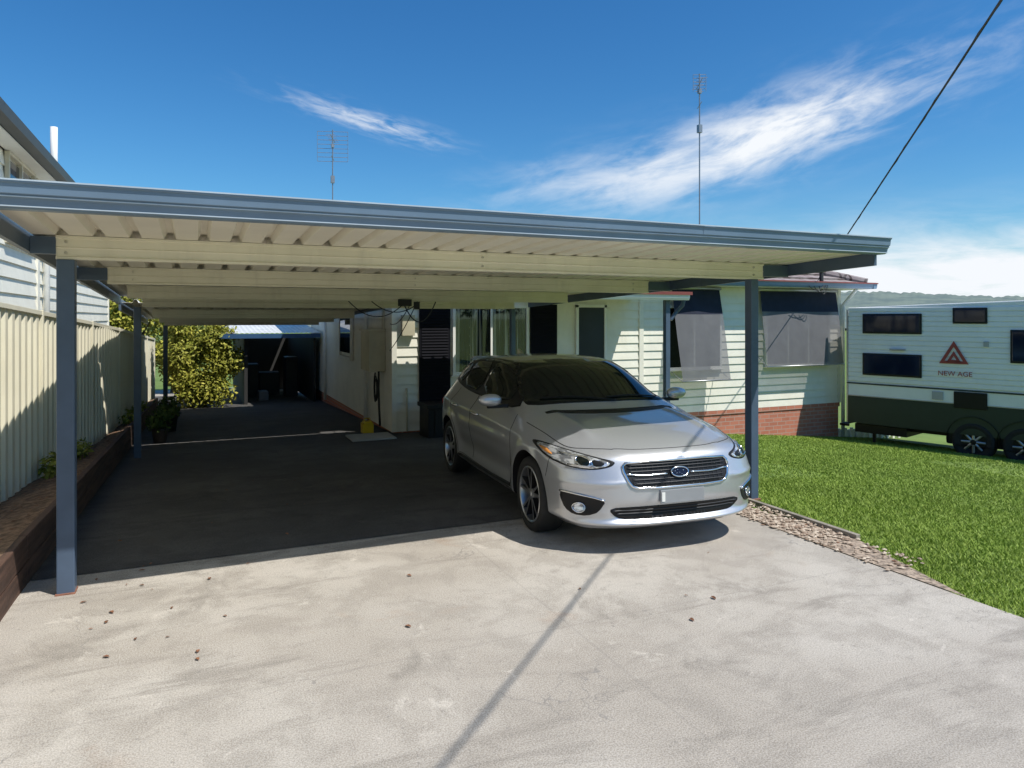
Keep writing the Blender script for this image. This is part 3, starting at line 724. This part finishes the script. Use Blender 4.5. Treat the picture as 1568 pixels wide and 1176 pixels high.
def tri(c,z0,z1,hw,th,y=-.021):
    o=[(c-hw,z0),(c+hw,z0),(c,z1)]; cc=(c,z0+(z1-z0)/3)
    i_=[(cc[0]+(p-cc[0])*th,cc[1]+(q-cc[1])*th) for p,q in o]
    V=[(p,y,q) for p,q in o+i_]; mb.add(V,[(0,1,4,3),(1,2,5,4),(2,0,3,5)])
tri(2.09,1.87,2.32,.26,.62); tri(2.09,1.90,2.12,.13,.35)
mb.obj('logo',redl,cv)
tcv=bpy.data.curves.new('lettering','FONT'); tcv.body='NEW AGE'; tcv.size=.135; tcv.extrude=.001; tcv.align_x='CENTER'
to=bpy.data.objects.new('lettering',tcv); COL.objects.link(to); to.parent=cv; to.location=(2.11,-.022,1.63); to.rotation_euler=(math.radians(90),0,0); tcv.materials.append(redl)
mb=MB(); mb.box((.1,.25,.40),(L+.8,.33,.50)); mb.box((.1,W-.33,.40),(L+.8,W-.25,.50)); mb.box((.15,.05,.30),(1.2,W-.05,.48)); mb.tube([(.0,.1,.42),(-.18,.1,.42),(-.18,W-.1,.42),(.0,W-.1,.42)],.03,6); mb.box((.5,.1,.0),(.56,.16,.45)); mb.obj('chassis',black,cv)
mb=MB()
for cx in (2.42,3.27):
    mb.lathe([(0,.02),(.46,.02),(.46,-.035)],36,lambda a,b,h,cx=cx:(cx+a,h,.40+max(b,-.1)))
mb.obj('wheel_arches',black,cv)
wm=MB()
for cx in (2.42,3.27):
    for yy_,s in ((-.02,1),(W+.02,-1)):
        fnw=lambda a,b,h,cx=cx,yy_=yy_,s=s:(cx+a,yy_+s*h,.37+b)
        wm.lathe([(.22,.03),(.30,.005),(.35,.0),(.37,.03),(.37,.2),(.34,.23),(.2,.22)],40,fnw,0)
        wm.lathe([(0,.03),(.06,.02),(.07,.05),(.19,.06),(.21,.02),(.225,.03)],40,fnw,1)
        for k in range(8):
            a=k*math.pi/4; c,s_=math.cos(a),math.sin(a)
            pp=[(.05,-.025),(.21,-.018),(.21,.018),(.05,.025)]
            wm.add([fnw(p*c-q*s_,p*s_+q*c,.018) for p,q in pp]+[fnw(p*c-q*s_,p*s_+q*c,.06) for p,q in pp],[(0,1,2,3),(0,4,5,1),(2,6,7,3)],2)
wm.obj('wheels',[rubber,black,galv],cv,True)
mb=MB(); mb.box((13.3,11.9,-1.1),(15.6,11.95,-.85)); 
for k in range(12): mb.box((13.35+k*.2,11.86,-1.15),(13.42+k*.2,11.899,-.8))
mb.obj('white_picket_fence',white)
# ------------------------------------------------------------ CAR
car=empty('parked_car')
rd=Vector((.085,.996,0)).normalized()
car.location=(3.335,4.33,g(3.4,5.3)+.0)
car.rotation_euler=(0,math.radians(1.2),math.atan2(rd.y,rd.x))
car.scale=(1.0,1.015,.965)
def carpaint():
    mt,n,b,tc=newmat('silver_car_paint')
    fl=n.noise(tc,900,1,.5)
    n.put(b.inputs['Base Color'],n.mix(n.ss(fl,.4,.6),(.48,.49,.51),(.60,.61,.63)))
    b.inputs['Metallic'].default_value=.6; b.inputs['Roughness'].default_value=.36
    b.inputs['Coat Weight'].default_value=1; b.inputs['Coat Roughness'].default_value=.03
    return mt
paint=carpaint()
ST=[
(0.00,[(0,.20),(.66,.20),(.80,.27),(.83,.44),(.80,.62),(.68,.71),(.40,.745),(0,.755)]),
(0.07,[(0,.19),(.70,.19),(.83,.26),(.855,.46),(.84,.66),(.72,.755),(.43,.795),(0,.81)]),
(0.30,[(0,.18),(.74,.18),(.855,.26),(.878,.48),(.868,.71),(.76,.82),(.46,.865),(0,.88)]),
(0.60,[(0,.18),(.75,.18),(.86,.26),(.886,.50),(.878,.74),(.78,.865),(.48,.915),(0,.93)]),
(0.92,[(0,.18),(.75,.18),(.865,.26),(.888,.52),(.882,.775),(.79,.905),(.50,.955),(0,.97)]),
(1.16,[(0,.18),(.76,.18),(.865,.26),(.888,.53),(.884,.80),(.80,.93),(.62,.975),(0,1.00)]),
(1.30,[(0,.18),(.76,.18),(.865,.27),(.888,.53),(.884,.81),(.805,.94),(.68,1.04),(0,1.08)]),
(1.65,[(0,.18),(.77,.18),(.862,.28),(.885,.54),(.884,.83),(.805,.955),(.635,1.235),(0,1.285)]),
(2.00,[(0,.18),(.77,.18),(.860,.29),(.882,.55),(.882,.845),(.80,.968),(.60,1.385),(0,1.435)]),
(2.40,[(0,.18),(.77,.18),(.860,.29),(.882,.55),(.882,.855),(.798,.98),(.585,1.435),(0,1.482)]),
(3.00,[(0,.18),(.77,.18),(.860,.29),(.884,.56),(.884,.87),(.79,.995),(.58,1.430),(0,1.480)]),
(3.50,[(0,.19),(.77,.19),(.865,.29),(.888,.57),(.884,.885),(.775,1.01),(.57,1.405),(0,1.455)]),
(3.95,[(0,.20),(.75,.20),(.86,.29),(.880,.57),(.868,.90),(.76,1.03),(.54,1.365),(0,1.415)]),
(4.16,[(0,.22),(.72,.22),(.84,.30),(.860,.57),(.84,.88),(.74,1.00),(.51,1.20),(0,1.24)]),
(4.32,[(0,.25),(.68,.25),(.80,.32),(.83,.57),(.82,.84),(.70,.93),(.47,1.02),(0,1.05)]),
(4.42,[(0,.30),(.60,.30),(.72,.36),(.76,.55),(.75,.72),(.62,.80),(.42,.83),(0,.84)])]
def build_body():
    V=[];idx={}
    def v(p):
        V.append(p); return len(V)-1
    for i,(x,r) in enumerate(ST):
        for k,(y,z) in enumerate(r):
            idx[(i,k,1)]=v((x,y,z)); idx[(i,k,-1)]=idx[(i,k,1)] if k in(0,7) else v((x,-y,z))
    F=[]
    for i in range(len(ST)-1):
        for k in range(7):
            a,b,c,d=idx[(i,k,1)],idx[(i,k+1,1)],idx[(i+1,k+1,1)],idx[(i+1,k,1)]
            F.append((a,d,c,b))
            a,b,c,d=idx[(i,k,-1)],idx[(i,k+1,-1)],idx[(i+1,k+1,-1)],idx[(i+1,k,-1)]
            F.append((a,b,c,d))
    for i,fl in ((0,False),(len(ST)-1,True)):
        r=ST[i][1]; c={1:idx[(i,0,1)],6:idx[(i,7,1)]}
        for k in range(2,6): c[k]=v((ST[i][0],0,r[k][1]))
        for k in range(1,6):
            for s in (1,-1):
                f=(idx[(i,k,s)],idx[(i,k+1,s)],c[k+1],c[k])
                if (s==-1)!=fl: f=f[::-1]
                F.append(f)
    me=bpy.data.meshes.new('body'); me.from_pydata(V,[],F)
    bm=bmesh.new(); bm.from_mesh(me); bmesh.ops.recalc_face_normals(bm,faces=bm.faces)
    cl=bm.edges.layers.float.get('crease_edge') or bm.edges.layers.float.new('crease_edge')
    inv={vv:kk for kk,vv in idx.items()}
    for e_ in bm.edges:
        a,b=inv.get(e_.verts[0].index),inv.get(e_.verts[1].index)
        if a and b and a[1]==b[1] and a[0]!=b[0]:
            cr={4:.6,5:.5,6:.35,2:.5,1:.6}.get(a[1],0)
            if a[1]==6 and min(a[0],b[0])<4: cr=.6
            if a[1]==5 and min(a[0],b[0])<5: cr=.15
            e_[cl]=cr
    bm.to_mesh(me); bm.free()
    o=bpy.data.objects.new('body',me); COL.objects.link(o)
    sm=o.modifiers.new('s','SUBSURF'); sm.levels=4; sm.render_levels=4
    dg=bpy.context.evaluated_depsgraph_get(); me2=bpy.data.meshes.new_from_object(o.evaluated_get(dg))
    n=len(me2.vertices); co=np.zeros(n*3); me2.vertices.foreach_get('co',co); co=co.reshape(-1,3)
    x,y,z=co[:,0].copy(),co[:,1].copy(),co[:,2].copy()
    a=np.abs(y)/.86
    f=1-sstep(x,0,1.15)
    x2=x+.25*a**3.6*f+.04*a**2*f
    f2=1-sstep(x,0,.7)
    x2+=f2*(np.clip(z-.56,0,1)*.42+np.clip(.33-z,0,1)*.35)
    ws=sstep(z,.97,1.1)*(1-sstep(x,1.9,2.6))*sstep(x,.9,1.2)
    x2+=.20*(np.abs(y)/.65)**2*ws-.04*ws
    fr=sstep(x,3.5,4.42); x2-=.20*a**3*fr
    hood=sstep(x,.15,.5)*(1-sstep(x,1.0,1.25))*sstep(z,.7,.8)
    z2=z+.020*hood*np.exp(-((np.abs(y)-.54)/.05)**2)-.012*hood*np.exp(-((np.abs(y))/.38)**4)
    sd=sstep(np.abs(y),.8,.86)*sstep(x,1.2,1.5)*(1-sstep(x,3.0,3.3))
    y2=y-np.sign(y)*sd*.030*np.exp(-((z-.44)/.10)**2)+np.sign(y)*sd*.010*np.exp(-((z-.70)/.05)**2)
    for wx in (.90,3.57):
        r=np.hypot(x-wx,z-.32); fl=np.exp(-((r-.40)/.07)**2)*sstep(np.abs(y),.78,.86)*(z>.2)*(1-sstep(z,.72,.82))
        y2+=np.sign(y)*fl*.020
    lip=f2*np.exp(-((z-.240)/.026)**2); x2-=lip*.040*(1-a**4*.5)
    mid=(1-sstep(x,0,.1))*np.exp(-((z-.330)/.05)**2)*(1-sstep(np.abs(y),.45,.6)); x2+=.04*mid
    fog=f2*np.exp(-((z-.38)/.07)**2)*np.exp(-((np.abs(y)-.70)/.09)**2); x2+=.040*fog
    gr=f2*np.exp(-((z-.60)/.07)**4)*(1-sstep(np.abs(y),.36,.46)); x2+=.018*gr
    # shallow crease running from grille corner toward the corner of the bumper
    cb=f2*np.exp(-((z-.545)/.018)**2)*sstep(np.abs(y),.42,.55); x2-=.010*cb
    co=np.stack([x2,y2,z2],1); me2.vertices.foreach_set('co',co.ravel()); me2.update()
    me2.materials.append(paint); me2.materials.append(black)
    o.modifiers.clear(); o.data=me2
    return o
body=build_body()
bvh=BVHTree.FromPolygons([v.co.copy() for v in body.data.vertices],[tuple(p.vertices) for p in body.data.polygons])
cmb=MB()
for wx in (.90,3.57):
    for s in (1,-1):
        cmb.lathe([(0,.56),(.370,.56),(.370,1.3),(0,1.3)],48,lambda a,b,h,wx=wx,s=s:(wx+a,s*h,.33+b),1)
cut=cmb.obj('cutter',[paint,black])
bm=bmesh.new(); bm.from_mesh(cut.data); bmesh.ops.remove_doubles(bm,verts=bm.verts,dist=1e-5); bmesh.ops.recalc_face_normals(bm,faces=bm.faces); bm.to_mesh(cut.data); bm.free()
bo=body.modifiers.new('b','BOOLEAN'); bo.object=cut; bo.operation='DIFFERENCE'; bo.solver='EXACT'
dg=bpy.context.evaluated_depsgraph_get(); dg.update(); me3=bpy.data.meshes.new_from_object(body.evaluated_get(dg))
body.modifiers.clear(); body.data=me3; bpy.data.objects.remove(cut)
bm=bmesh.new(); bm.from_mesh(me3)
for f in bm.faces: f.smooth=True
for e_ in bm.edges:
    if len(e_.link_faces)==2 and e_.link_faces[0].material_index!=e_.link_faces[1].material_index: e_.smooth=False
bm.to_mesh(me3); bm.free()
body.parent=car
def chaikin(P,k,closed=True):
    for _ in range(k):
        Q=[];n=len(P)
        for i in range(n if closed else n-1):
            a=P[i];b=P[(i+1)%n]
            Q+=[(a[0]*.78+b[0]*.22,a[1]*.78+b[1]*.22),(a[0]*.22+b[0]*.78,a[1]*.22+b[1]*.78)]
        if not closed: Q=[P[0]]+Q+[P[-1]]
        P=Q
    return P
def dens(P,step,closed=True):
    Q=[];n=len(P)
    for i in range(n if closed else n-1):
        a=P[i];b=P[(i+1)%n]; m=max(1,int(math.hypot(a[0]-b[0],a[1]-b[1])/step))
        for j in range(m): Q.append((a[0]+(b[0]-a[0])*j/m,a[1]+(b[1]-a[1])*j/m))
    if not closed: Q.append(P[-1])
    return Q
def proj(p,axis,s=1):
    if axis=='front': o=Vector((-2,p[0],p[1]));d=Vector((1,0,0))
    elif axis=='side': o=Vector((p[0],3*s,p[1]));d=Vector((0,-s,0))
    elif axis=='top': o=Vector((p[0],p[1],3));d=Vector((0,0,-1))
    h=bvh.ray_cast(o,d)
    if h[0] is None:
        q=Vector((.3,p[0],p[1])) if axis=='front' else (Vector((p[0],.8*s,p[1])) if axis=='side' else Vector((p[0],p[1],.9)))
        h=bvh.find_nearest(q)
    nn=h[1]
    if nn.dot(d)>0: nn=-nn
    return h[0],nn
def patch(name,poly,axis,mat,off=.003,step=.025,s=1,ck=2,skirt=.012):
    P=chaikin(poly,ck) if ck else poly; P=dens(P,step)
    area=sum(P[i][0]*P[(i+1)%len(P)][1]-P[(i+1)%len(P)][0]*P[i][1] for i in range(len(P)))
    if area<0: P=P[::-1]
    xs_=[p[0] for p in P];zs_=[p[1] for p in P]; I=[]
    def inside(q):
        c=False;n=len(P);j=n-1
        for i in range(n):
            if (P[i][1]>q[1])!=(P[j][1]>q[1]) and q[0]<(P[j][0]-P[i][0])*(q[1]-P[i][1])/(P[j][1]-P[i][1])+P[i][0]: c=not c
            j=i
        return c
    a=min(xs_)
    while a<max(xs_):
        b_=min(zs_)
        while b_<max(zs_):
            if inside((a,b_)): I.append((a+.001*random.random(),b_+.001*random.random()))
            b_+=step
        a+=step
    n0=len(P)
    r=geometry.delaunay_2d_cdt([Vector(p) for p in P+I],[],[list(range(n0))],1,1e-6)
    v2,_,f2,ov=r[0],r[1],r[2],r[3]
    V=[];Nn=[]
    for p in v2:
        h,nn=proj(p,axis,s); V.append(h+nn*off); Nn.append(nn)
    F=[tuple(f) for f in f2]
    f=F[len(F)//2]; fnm=(V[f[1]]-V[f[0]]).cross(V[f[2]]-V[f[0]])
    if fnm.dot(Nn[f[0]])<0: F=[t[::-1] for t in F]
    if skirt:
        mp={}
        for i,o_ in enumerate(ov):
            for q in o_:
                if q<n0: mp[q]=i
        base=len(V); ring=[mp[i] for i in range(n0) if i in mp]
        for i in ring: V.append(V[i]-Nn[i]*(off+skirt))
        m=len(ring)
        for i in range(m): F.append((ring[i],ring[(i+1)%m],base+(i+1)%m,base+i))
    return mkobj(name,V,F,mat,car,True)
def line(mb,P,axis,r=.004,off=.0,s=1,closed=False,ck=2,step=.02,mi=0):
    P=chaikin(P,ck,closed) if ck else P; P=dens(P,step,closed)
    if closed: P=P+[P[0]]
    pts=[]
    for p in P:
        h,nn=proj(p,axis,s); pts.append(h+nn*off)
    mb.tube(pts,r,6,mi)
seam=pm('panel_gap',(.02,.02,.02),.7)
patch('windscreen',[(-.69,1.025),(-.35,1.045),(0,1.05),(.35,1.045),(.69,1.025),(.70,1.04),(.585,1.365),(.56,1.395),(.3,1.42),(0,1.428),(-.3,1.42),(-.56,1.395),(-.585,1.365),(-.70,1.04)],'front',glassd,.003,.03,ck=1)
for s in (1,-1):
    patch('side_trim',[(1.42,.985),(1.62,1.11),(2.02,1.345),(2.2,1.40),(2.65,1.418),(3.2,1.405),(3.70,1.345),(4.00,1.18),(4.00,1.14),(3.5,1.07),(3.0,1.03),(2.2,1.005)],'side',black,.0025,.03,s,1)
    patch('front_door_glass',[(1.72,1.03),(1.74,1.14),(2.06,1.335),(2.22,1.385),(2.60,1.398),(2.60,1.045)],'side',glassd,.006,.03,s,1)
    patch('rear_door_glass',[(2.68,1.05),(2.68,1.40),(3.18,1.385),(3.36,1.36),(3.42,1.09)],'side',glassd,.006,.03,s,1)
    patch('quarter_glass',[(3.47,1.10),(3.42,1.35),(3.68,1.31),(3.92,1.17)],'side',glassd,.006,.03,s,1)
mb=MB()
for s in (1,-1):
    line(mb,[(1.38,.95),(1.33,.8),(1.34,.45),(1.40,.30)],'side',.0035,0,s)
    line(mb,[(2.64,1.02),(2.66,.7),(2.64,.34)],'side',.0035,0,s)
    line(mb,[(3.46,1.05),(3.50,.85),(3.40,.72),(3.22,.60),(3.15,.34)],'side',.0035,0,s)
    line(mb,[(1.40,.30),(2.3,.30),(3.15,.33)],'side',.0035,0,s)
    line(mb,[(1.14,s*.80),(.9,s*.785),(.6,s*.765),(.42,s*.72),(.30,s*.60),(.21,s*.46)],'top',.0035,0,1)
    line(mb,[(.50,.72),(.52,.62),(.54,.55)],'side',.003,0,s)
line(mb,[(.215,-.46),(.155,-.3),(.135,0),(.155,.3),(.215,.46)],'top',.0035,0,1)
mb.obj('panel_gaps',seam,car,True)
patch('cowl',[(1.12,-.62),(1.05,-.3),(1.02,0),(1.05,.3),(1.12,.62),(1.19,.62),(1.14,.3),(1.12,0),(1.14,-.3),(1.19,-.62)],'top',black,.003,.03,ck=1)
mb=MB()
for s in (1,-1):
    line(mb,[(1.40,.30),(2.3,.275),(3.15,.30)],'side',.020,-.006,s)
mb.obj('sill_trim',black,car,True)
mb=MB()
line(mb,[(-.10,1.05),(.25,1.09),(.56,1.075)],'front',.008,.014); line(mb,[(-.60,1.05),(-.3,1.085),(-.02,1.08)],'front',.008,.014)
mb.obj('wipers',black,car,True)
hexg=[(-.455,.665),(-.41,.535),(-.34,.510),(.34,.510),(.41,.535),(.455,.665),(.41,.705),(-.41,.705)]
patch('grille_back',hexg,'front',black,.002,.03,ck=1)
ggrey=pm('grille_grey',(.035,.036,.04),.4,.2)
mb=MB(); line(mb,hexg,'front',.011,.004,closed=True,ck=1,mi=0)
for zz in (.545,.572,.632,.660,.682):
    w=.37+(zz-.53)*.33 if zz<.665 else .40
    line(mb,[(-w,zz),(w,zz)],'front',.005,.006,ck=0,mi=1)
for k in range(-9,10):
    if abs(k)<2: continue
    line(mb,[(k*.042,.53),(k*.043,.685)],'front',.003,.004,ck=0,mi=1)
line(mb,[(-.425,.616),(-.30,.600),(-.095,.605)],'front',.008,.008,ck=1,mi=0); line(mb,[(.425,.616),(.30,.600),(.095,.605)],'front',.008,.008,ck=1,mi=0)
mb.obj('grille_bars',[chrome,ggrey],car,True)
ell=lambda cy,cz,a,b,n=20:[(cy+a*math.cos(2*math.pi*i/n),cz+b*math.sin(2*math.pi*i/n)) for i in range(n)]
patch('badge',ell(0,.612,.072,.038),'front',pm('badge_dark',(.008,.012,.03),.25,.3),.016,.02,ck=0)
mb=MB(); line(mb,ell(0,.612,.072,.038),'front',.006,.018,closed=True,ck=0)
for (a,b,r_) in ((-.032,.008,.006),(.014,.014,.0025),(.038,.004,.0025),(.002,-.008,.0025),(.028,-.012,.0025),(-.014,-.018,.0025)): line(mb,[(a-.003,.612+b),(a+.003,.612+b)],'front',r_,.016,ck=0)
mb.obj('badge_ring',chrome,car,True)
low=[(-.56,.350),(-.50,.290),(-.42,.275),(.42,.275),(.50,.290),(.56,.350),(.50,.372),(-.50,.372)]
patch('lower_intake',low,'front',black,.003,.03,ck=1)
mb=MB()
line(mb,[(-.50,.318),(.50,.318)],'front',.006,.006,ck=0,mi=0); line(mb,[(-.53,.345),(.53,.345)],'front',.005,.006,ck=0,mi=0)
mb.obj('intake_bars',[ggrey],car,True)
headm,n,b,tc=newmat('headlamp_glass'); n.put(b.inputs['Base Color'],n.mix(n.ss(n.noise(n.mapping(tc,(4,14,20)),2,3),.4,.6),(.30,.31,.33),(.88,.9,.92))); b.inputs['Metallic'].default_value=.6; b.inputs['Roughness'].default_value=.2; b.inputs['Coat Weight'].default_value=1; b.inputs['Coat Roughness'].default_value=.01
amber=pm('amber_lens',(.65,.25,.05),.2,0,coat=1)
mh=MB()
for s in (1,-1):
    hl=[(s*.480,.710),(s*.52,.672),(s*.65,.646),(s*.79,.660),(s*.860,.70),(s*.868,.775),(s*.845,.808),(s*.74,.775),(s*.60,.738)]
    patch('headlamp_surround',hl,'front',black,.002,.02,ck=2)
    hi=[(s*.520,.702),(s*.545,.675),(s*.65,.655),(s*.785,.668),(s*.848,.705),(s*.858,.772),(s*.835,.796),(s*.74,.765),(s*.61,.730)]
    patch('headlamp',hi,'front',headm,.006,.02,ck=2)
    patch('projector',ell(s*.69,.702,.036,.032),'front',glassd,.011,.015,ck=0)
    line(mh,ell(s*.69,.702,.038,.034),'front',.005,.012,closed=True,ck=0)
    patch('lamp_bezel',[(s*.56,.705),(s*.57,.680),(s*.635,.668),(s*.640,.720)],'front',black,.009,.015,ck=1)
    patch('indicator',[(s*.820,.720),(s*.845,.730),(s*.853,.770),(s*.828,.765)],'front',amber,.010,.012,ck=1)
    line(mh,[(s*.79,.745),(s*.655,.730),(s*.635,.668),(s*.78,.676)],'front',.006,.012,ck=1)
    fg=[(s*.575,.425),(s*.62,.335),(s*.69,.300),(s*.77,.305),(s*.815,.345),(s*.838,.43),(s*.835,.478),(s*.79,.470),(s*.67,.450)]
    patch('fog_surround',fg,'front',black,.004,.02,ck=1)
    line(mh,[(s*.838,.48),(s*.78,.472),(s*.66,.450),(s*.585,.425)],'front',.007,.008,ck=1)
    patch('fog_lamp',ell(s*.735,.362,.038,.036),'front',headm,.008,.015,ck=0)
    line(mh,ell(s*.735,.362,.040,.038),'front',.004,.010,closed=True,ck=0)
    for hx,hz in ((2.42,.845),(3.22,.865)):
        h0,n0=proj((hx-.09,hz),'side',s); h1,n1=proj((hx+.09,hz),'side',s); hm=(h0+h1)/2
        mh.tube([h0+n0*.004,h0+n0*.03+Vector((.02,0,0)),hm+n0*.036,h1+n1*.03-Vector((.02,0,0)),h1+n1*.004],.013,8)
mh.obj('bright_trim',chrome,car,True)
mb=MB()
xm=min(proj((yy_,zz_),'front')[0].x for yy_ in (-.18,0,.18) for zz_ in (.385,.44,.49))
mb.box((xm-.014,-.185,.388),(xm-.004,.185,.492)); mb.obj('number_plate',pm('plate_pale',(.30,.31,.32),.45),car,bevel=.004)
mb=MB(); mb.box((xm-.018,.150,.405),(xm-.0135,.176,.475)); mb.obj('plate_clips',white,car)
for s in (1,-1):
    mb=MB()
    mb.box((1.62,s*.80 if s>0 else -1.0,.985),(1.66,s*1.0 if s>0 else -.80,1.02))
    mb.obj('mirror_arm',black,car,bevel=.006)
    cyc=s*.975
    vs=[(1.565,-.13,-.065),(1.575,.12,-.055),(1.575,.135,.065),(1.565,-.12,.085),(1.70,-.14,-.07),(1.70,.12,-.06),(1.70,.14,.075),(1.70,-.13,.095)]
    V=[(x,cyc+s*y,1.055+z) for x,y,z in vs]
    F=[(0,3,2,1),(4,5,6,7),(0,1,5,4),(1,2,6,5),(2,3,7,6),(3,0,4,7)]
    if s<0: F=[f[::-1] for f in F]
    o=mkobj('mirror_housing',V,F,paint,car,True); sm=o.modifiers.new('s','SUBSURF'); sm.levels=3; sm.render_levels=3
# rear spoiler (hatchback) and tail lamps
mb=MB(); mb.hexa([(3.86,-.50,1.38),(3.86,.50,1.38),(4.12,.46,1.345),(4.12,-.46,1.345),(3.86,-.50,1.412),(3.86,.50,1.412),(4.14,.46,1.372),(4.14,-.46,1.372)]); mb.obj('spoiler',paint,car,bevel=.01)
redlens=pm('tail_lamp_red',(.35,.01,.01),.15,0,coat=1)
for s in (1,-1): patch('tail_lamp',[(4.02,.80),(4.04,.92),(4.22,.93),(4.30,.86),(4.25,.80)],'side',redlens,.005,.03,s,1)
mb=MB(); mb.prism([(3.45,1.435),(3.62,1.425),(3.62,1.485),(3.58,1.49)],-.015,.015,0,lambda a,p,q:(p,a,q+.01)); mb.obj('antenna_fin',paint,car,bevel=.004)
mb=MB()
for s in (1,-1): line(mb,[(1.95,s*.60),(2.4,s*.585),(3.0,s*.58),(3.6,s*.56)],'top',.009,.0)
mb.obj('roof_rails',black,car,True)
rimd=pm('rim_dark',(.02,.02,.022),.4,.5); rims=pm('rim_machined',(.55,.56,.58),.3,.9)
def wheel(x,s):
    mb=MB(); yo=.880
    fw=lambda a,b,h:(x+a,s*(yo-h),.325+b)
    mb.lathe([(.232,.02),(.25,.004),(.285,.0),(.308,.012),(.318,.035),(.319,.11),(.318,.185),(.305,.21),(.23,.2)],56,fw,0)
    mb.lathe([(.2315,.022),(.236,.010),(.228,.006),(.220,.012),(.216,.03),(.205,.09),(.20,.15)],56,fw,2)
    mb.lathe([(0,.075),(.10,.08),(.20,.12),(.21,.15)],40,fw,1)
    mb.lathe([(0,.012),(.026,.013),(.030,.018),(.05,.022),(.056,.04),(.056,.07)],28,fw,2)
    for k in range(5):
        for da in (-.20,.20):
            a0=k*2*math.pi/5+math.pi/2; a1=a0+da*1.0; a00=a0+da*.75
            p0=Vector((.045*math.cos(a00),.045*math.sin(a00))); p1=Vector((.222*math.cos(a1),.222*math.sin(a1)))
            d=(p1-p0).normalized(); q=Vector((-d.y,d.x))
            w0,w1=.012,.010
            c=[p0-q*w0,p1-q*w1,p1+q*w1,p0+q*w0]
            fr_=[fw(c[0].x,c[0].y,.022),fw(c[1].x,c[1].y,.012),fw(c[2].x,c[2].y,.012),fw(c[3].x,c[3].y,.022)]
            bk=[fw(p.x,p.y,.065) for p in c]
            mb.add(fr_,[(0,1,2,3)],2); mb.add(fr_+bk,[(0,4,5,1),(2,6,7,3)],1)
    mb.lathe([(.06,.085),(.15,.085),(.15,.10),(.06,.10)],36,fw,3)
    o=mb.obj('wheel',[rubber,rimd,rims,galv],car)
    o.data.polygons.foreach_set('use_smooth',[True]*len(o.data.polygons))
    bm=bmesh.new(); bm.from_mesh(o.data); bmesh.ops.remove_doubles(bm,verts=bm.verts,dist=1e-6)
    for e_ in bm.edges:
        if len(e_.link_faces)==2 and e_.calc_face_angle(0)>.7: e_.smooth=False
    bm.to_mesh(o.data); bm.free()
for x in (.90,3.57):
    for s in (1,-1): wheel(x,s)
# ------------------------------------------------------------ light
sd=Vector((.40,-.52,1)).normalized()
el=math.asin(sd.z); az=math.atan2(sd.x,sd.y)
ld=bpy.data.lights.new('sun','SUN'); ld.energy=5.0; ld.angle=math.radians(.5); ld.color=(1,.96,.89)
lo=bpy.data.objects.new('sun',ld); COL.objects.link(lo); lo.rotation_euler=(-sd).to_track_quat('-Z','Y').to_euler(); lo.location=(0,0,20)
w=bpy.data.worlds.new('World'); sc.world=w; w.use_nodes=True
n=N(w.node_tree); bg=w.node_tree.nodes['Background']
sky=n.n('ShaderNodeTexSky',sky_type='NISHITA'); sky.sun_disc=False; sky.sun_elevation=el; sky.sun_rotation=az; sky.air_density=1.0; sky.dust_density=.6; sky.ozone_density=2.0
hs=n.n('ShaderNodeHueSaturation'); n.put(hs.inputs['Color'],sky.outputs[0]); hs.inputs['Saturation'].default_value=1.3
tint=n.mix(1.0,hs.outputs[0],(.80,1.28,1.50),'MULTIPLY')
tcw=n.n('ShaderNodeTexCoord').outputs['Generated']; se=n.n('ShaderNodeSeparateXYZ'); n.put(se.inputs[0],tcw)
AZ=n.m('ARCTAN2',se.outputs[0],se.outputs[1]); EL=n.m('ARCSINE',se.outputs[2])
def cloud(c,caz,cel,ln,wd,rot,amt,lo_,hi_,seed,sx=1.6,sy=1.1,power=1):
    da=n.m('SUBTRACT',AZ,caz); de=n.m('SUBTRACT',EL,cel); cr,sr=math.cos(rot),math.sin(rot)
    p=n.m('DIVIDE',n.m('ADD',n.m('MULTIPLY',da,cr),n.m('MULTIPLY',de,sr)),ln)
    q=n.m('DIVIDE',n.m('SUBTRACT',n.m('MULTIPLY',de,cr),n.m('MULTIPLY',da,sr)),wd)
    cv_=n.n('ShaderNodeCombineXYZ'); n.put(cv_.inputs[0],n.m('MULTIPLY',p,sx)); n.put(cv_.inputs[1],n.m('MULTIPLY',q,sy)); cv_.inputs[2].default_value=seed
    ns=n.noise(cv_.outputs[0],1.3,6,.60,.35)
    mk=n.m('EXPONENT',n.m('MULTIPLY',n.m('ADD',n.m('MULTIPLY',p,p),n.m('MULTIPLY',q,q)),-1))
    f=n.m('MULTIPLY',n.ss(n.m('ADD',ns,n.m('MULTIPLY',mk,.22)),lo_,hi_),n.m('MULTIPLY',mk,amt),clamp=True)
    return n.mix(f,c,(10.5,10.9,11.4))
c=tint
c=cloud(c,.76,.235,.22,.045,.26,1.15,.42,.82,3.0)
c=cloud(c,.60,.195,.19,.042,.12,.65,.42,.9,11.0)
c=cloud(c,.22,.265,.10,.014,-.22,.7,.45,.85,5.0)
c=cloud(c,1.0,.05,.36,.060,.0,1.3,.28,.80,8.0)
n.t.links.new(c,bg.inputs[0]); bg.inputs[1].default_value=.088
# ------------------------------------------------------------ camera
cd=bpy.data.cameras.new('camera'); cam=bpy.data.objects.new('camera',cd); COL.objects.link(cam)
cam.location=(0,0,EYE); cam.rotation_euler=(math.radians(90),0,math.radians(-24.1))
cd.sensor_width=36; cd.lens=36*1087/1568; cd.shift_y=-101/1568; cd.clip_end=5000; cd.clip_start=.05
sc.camera=cam
sc.view_settings.view_transform='Standard'; sc.view_settings.look='None'; sc.view_settings.exposure=0
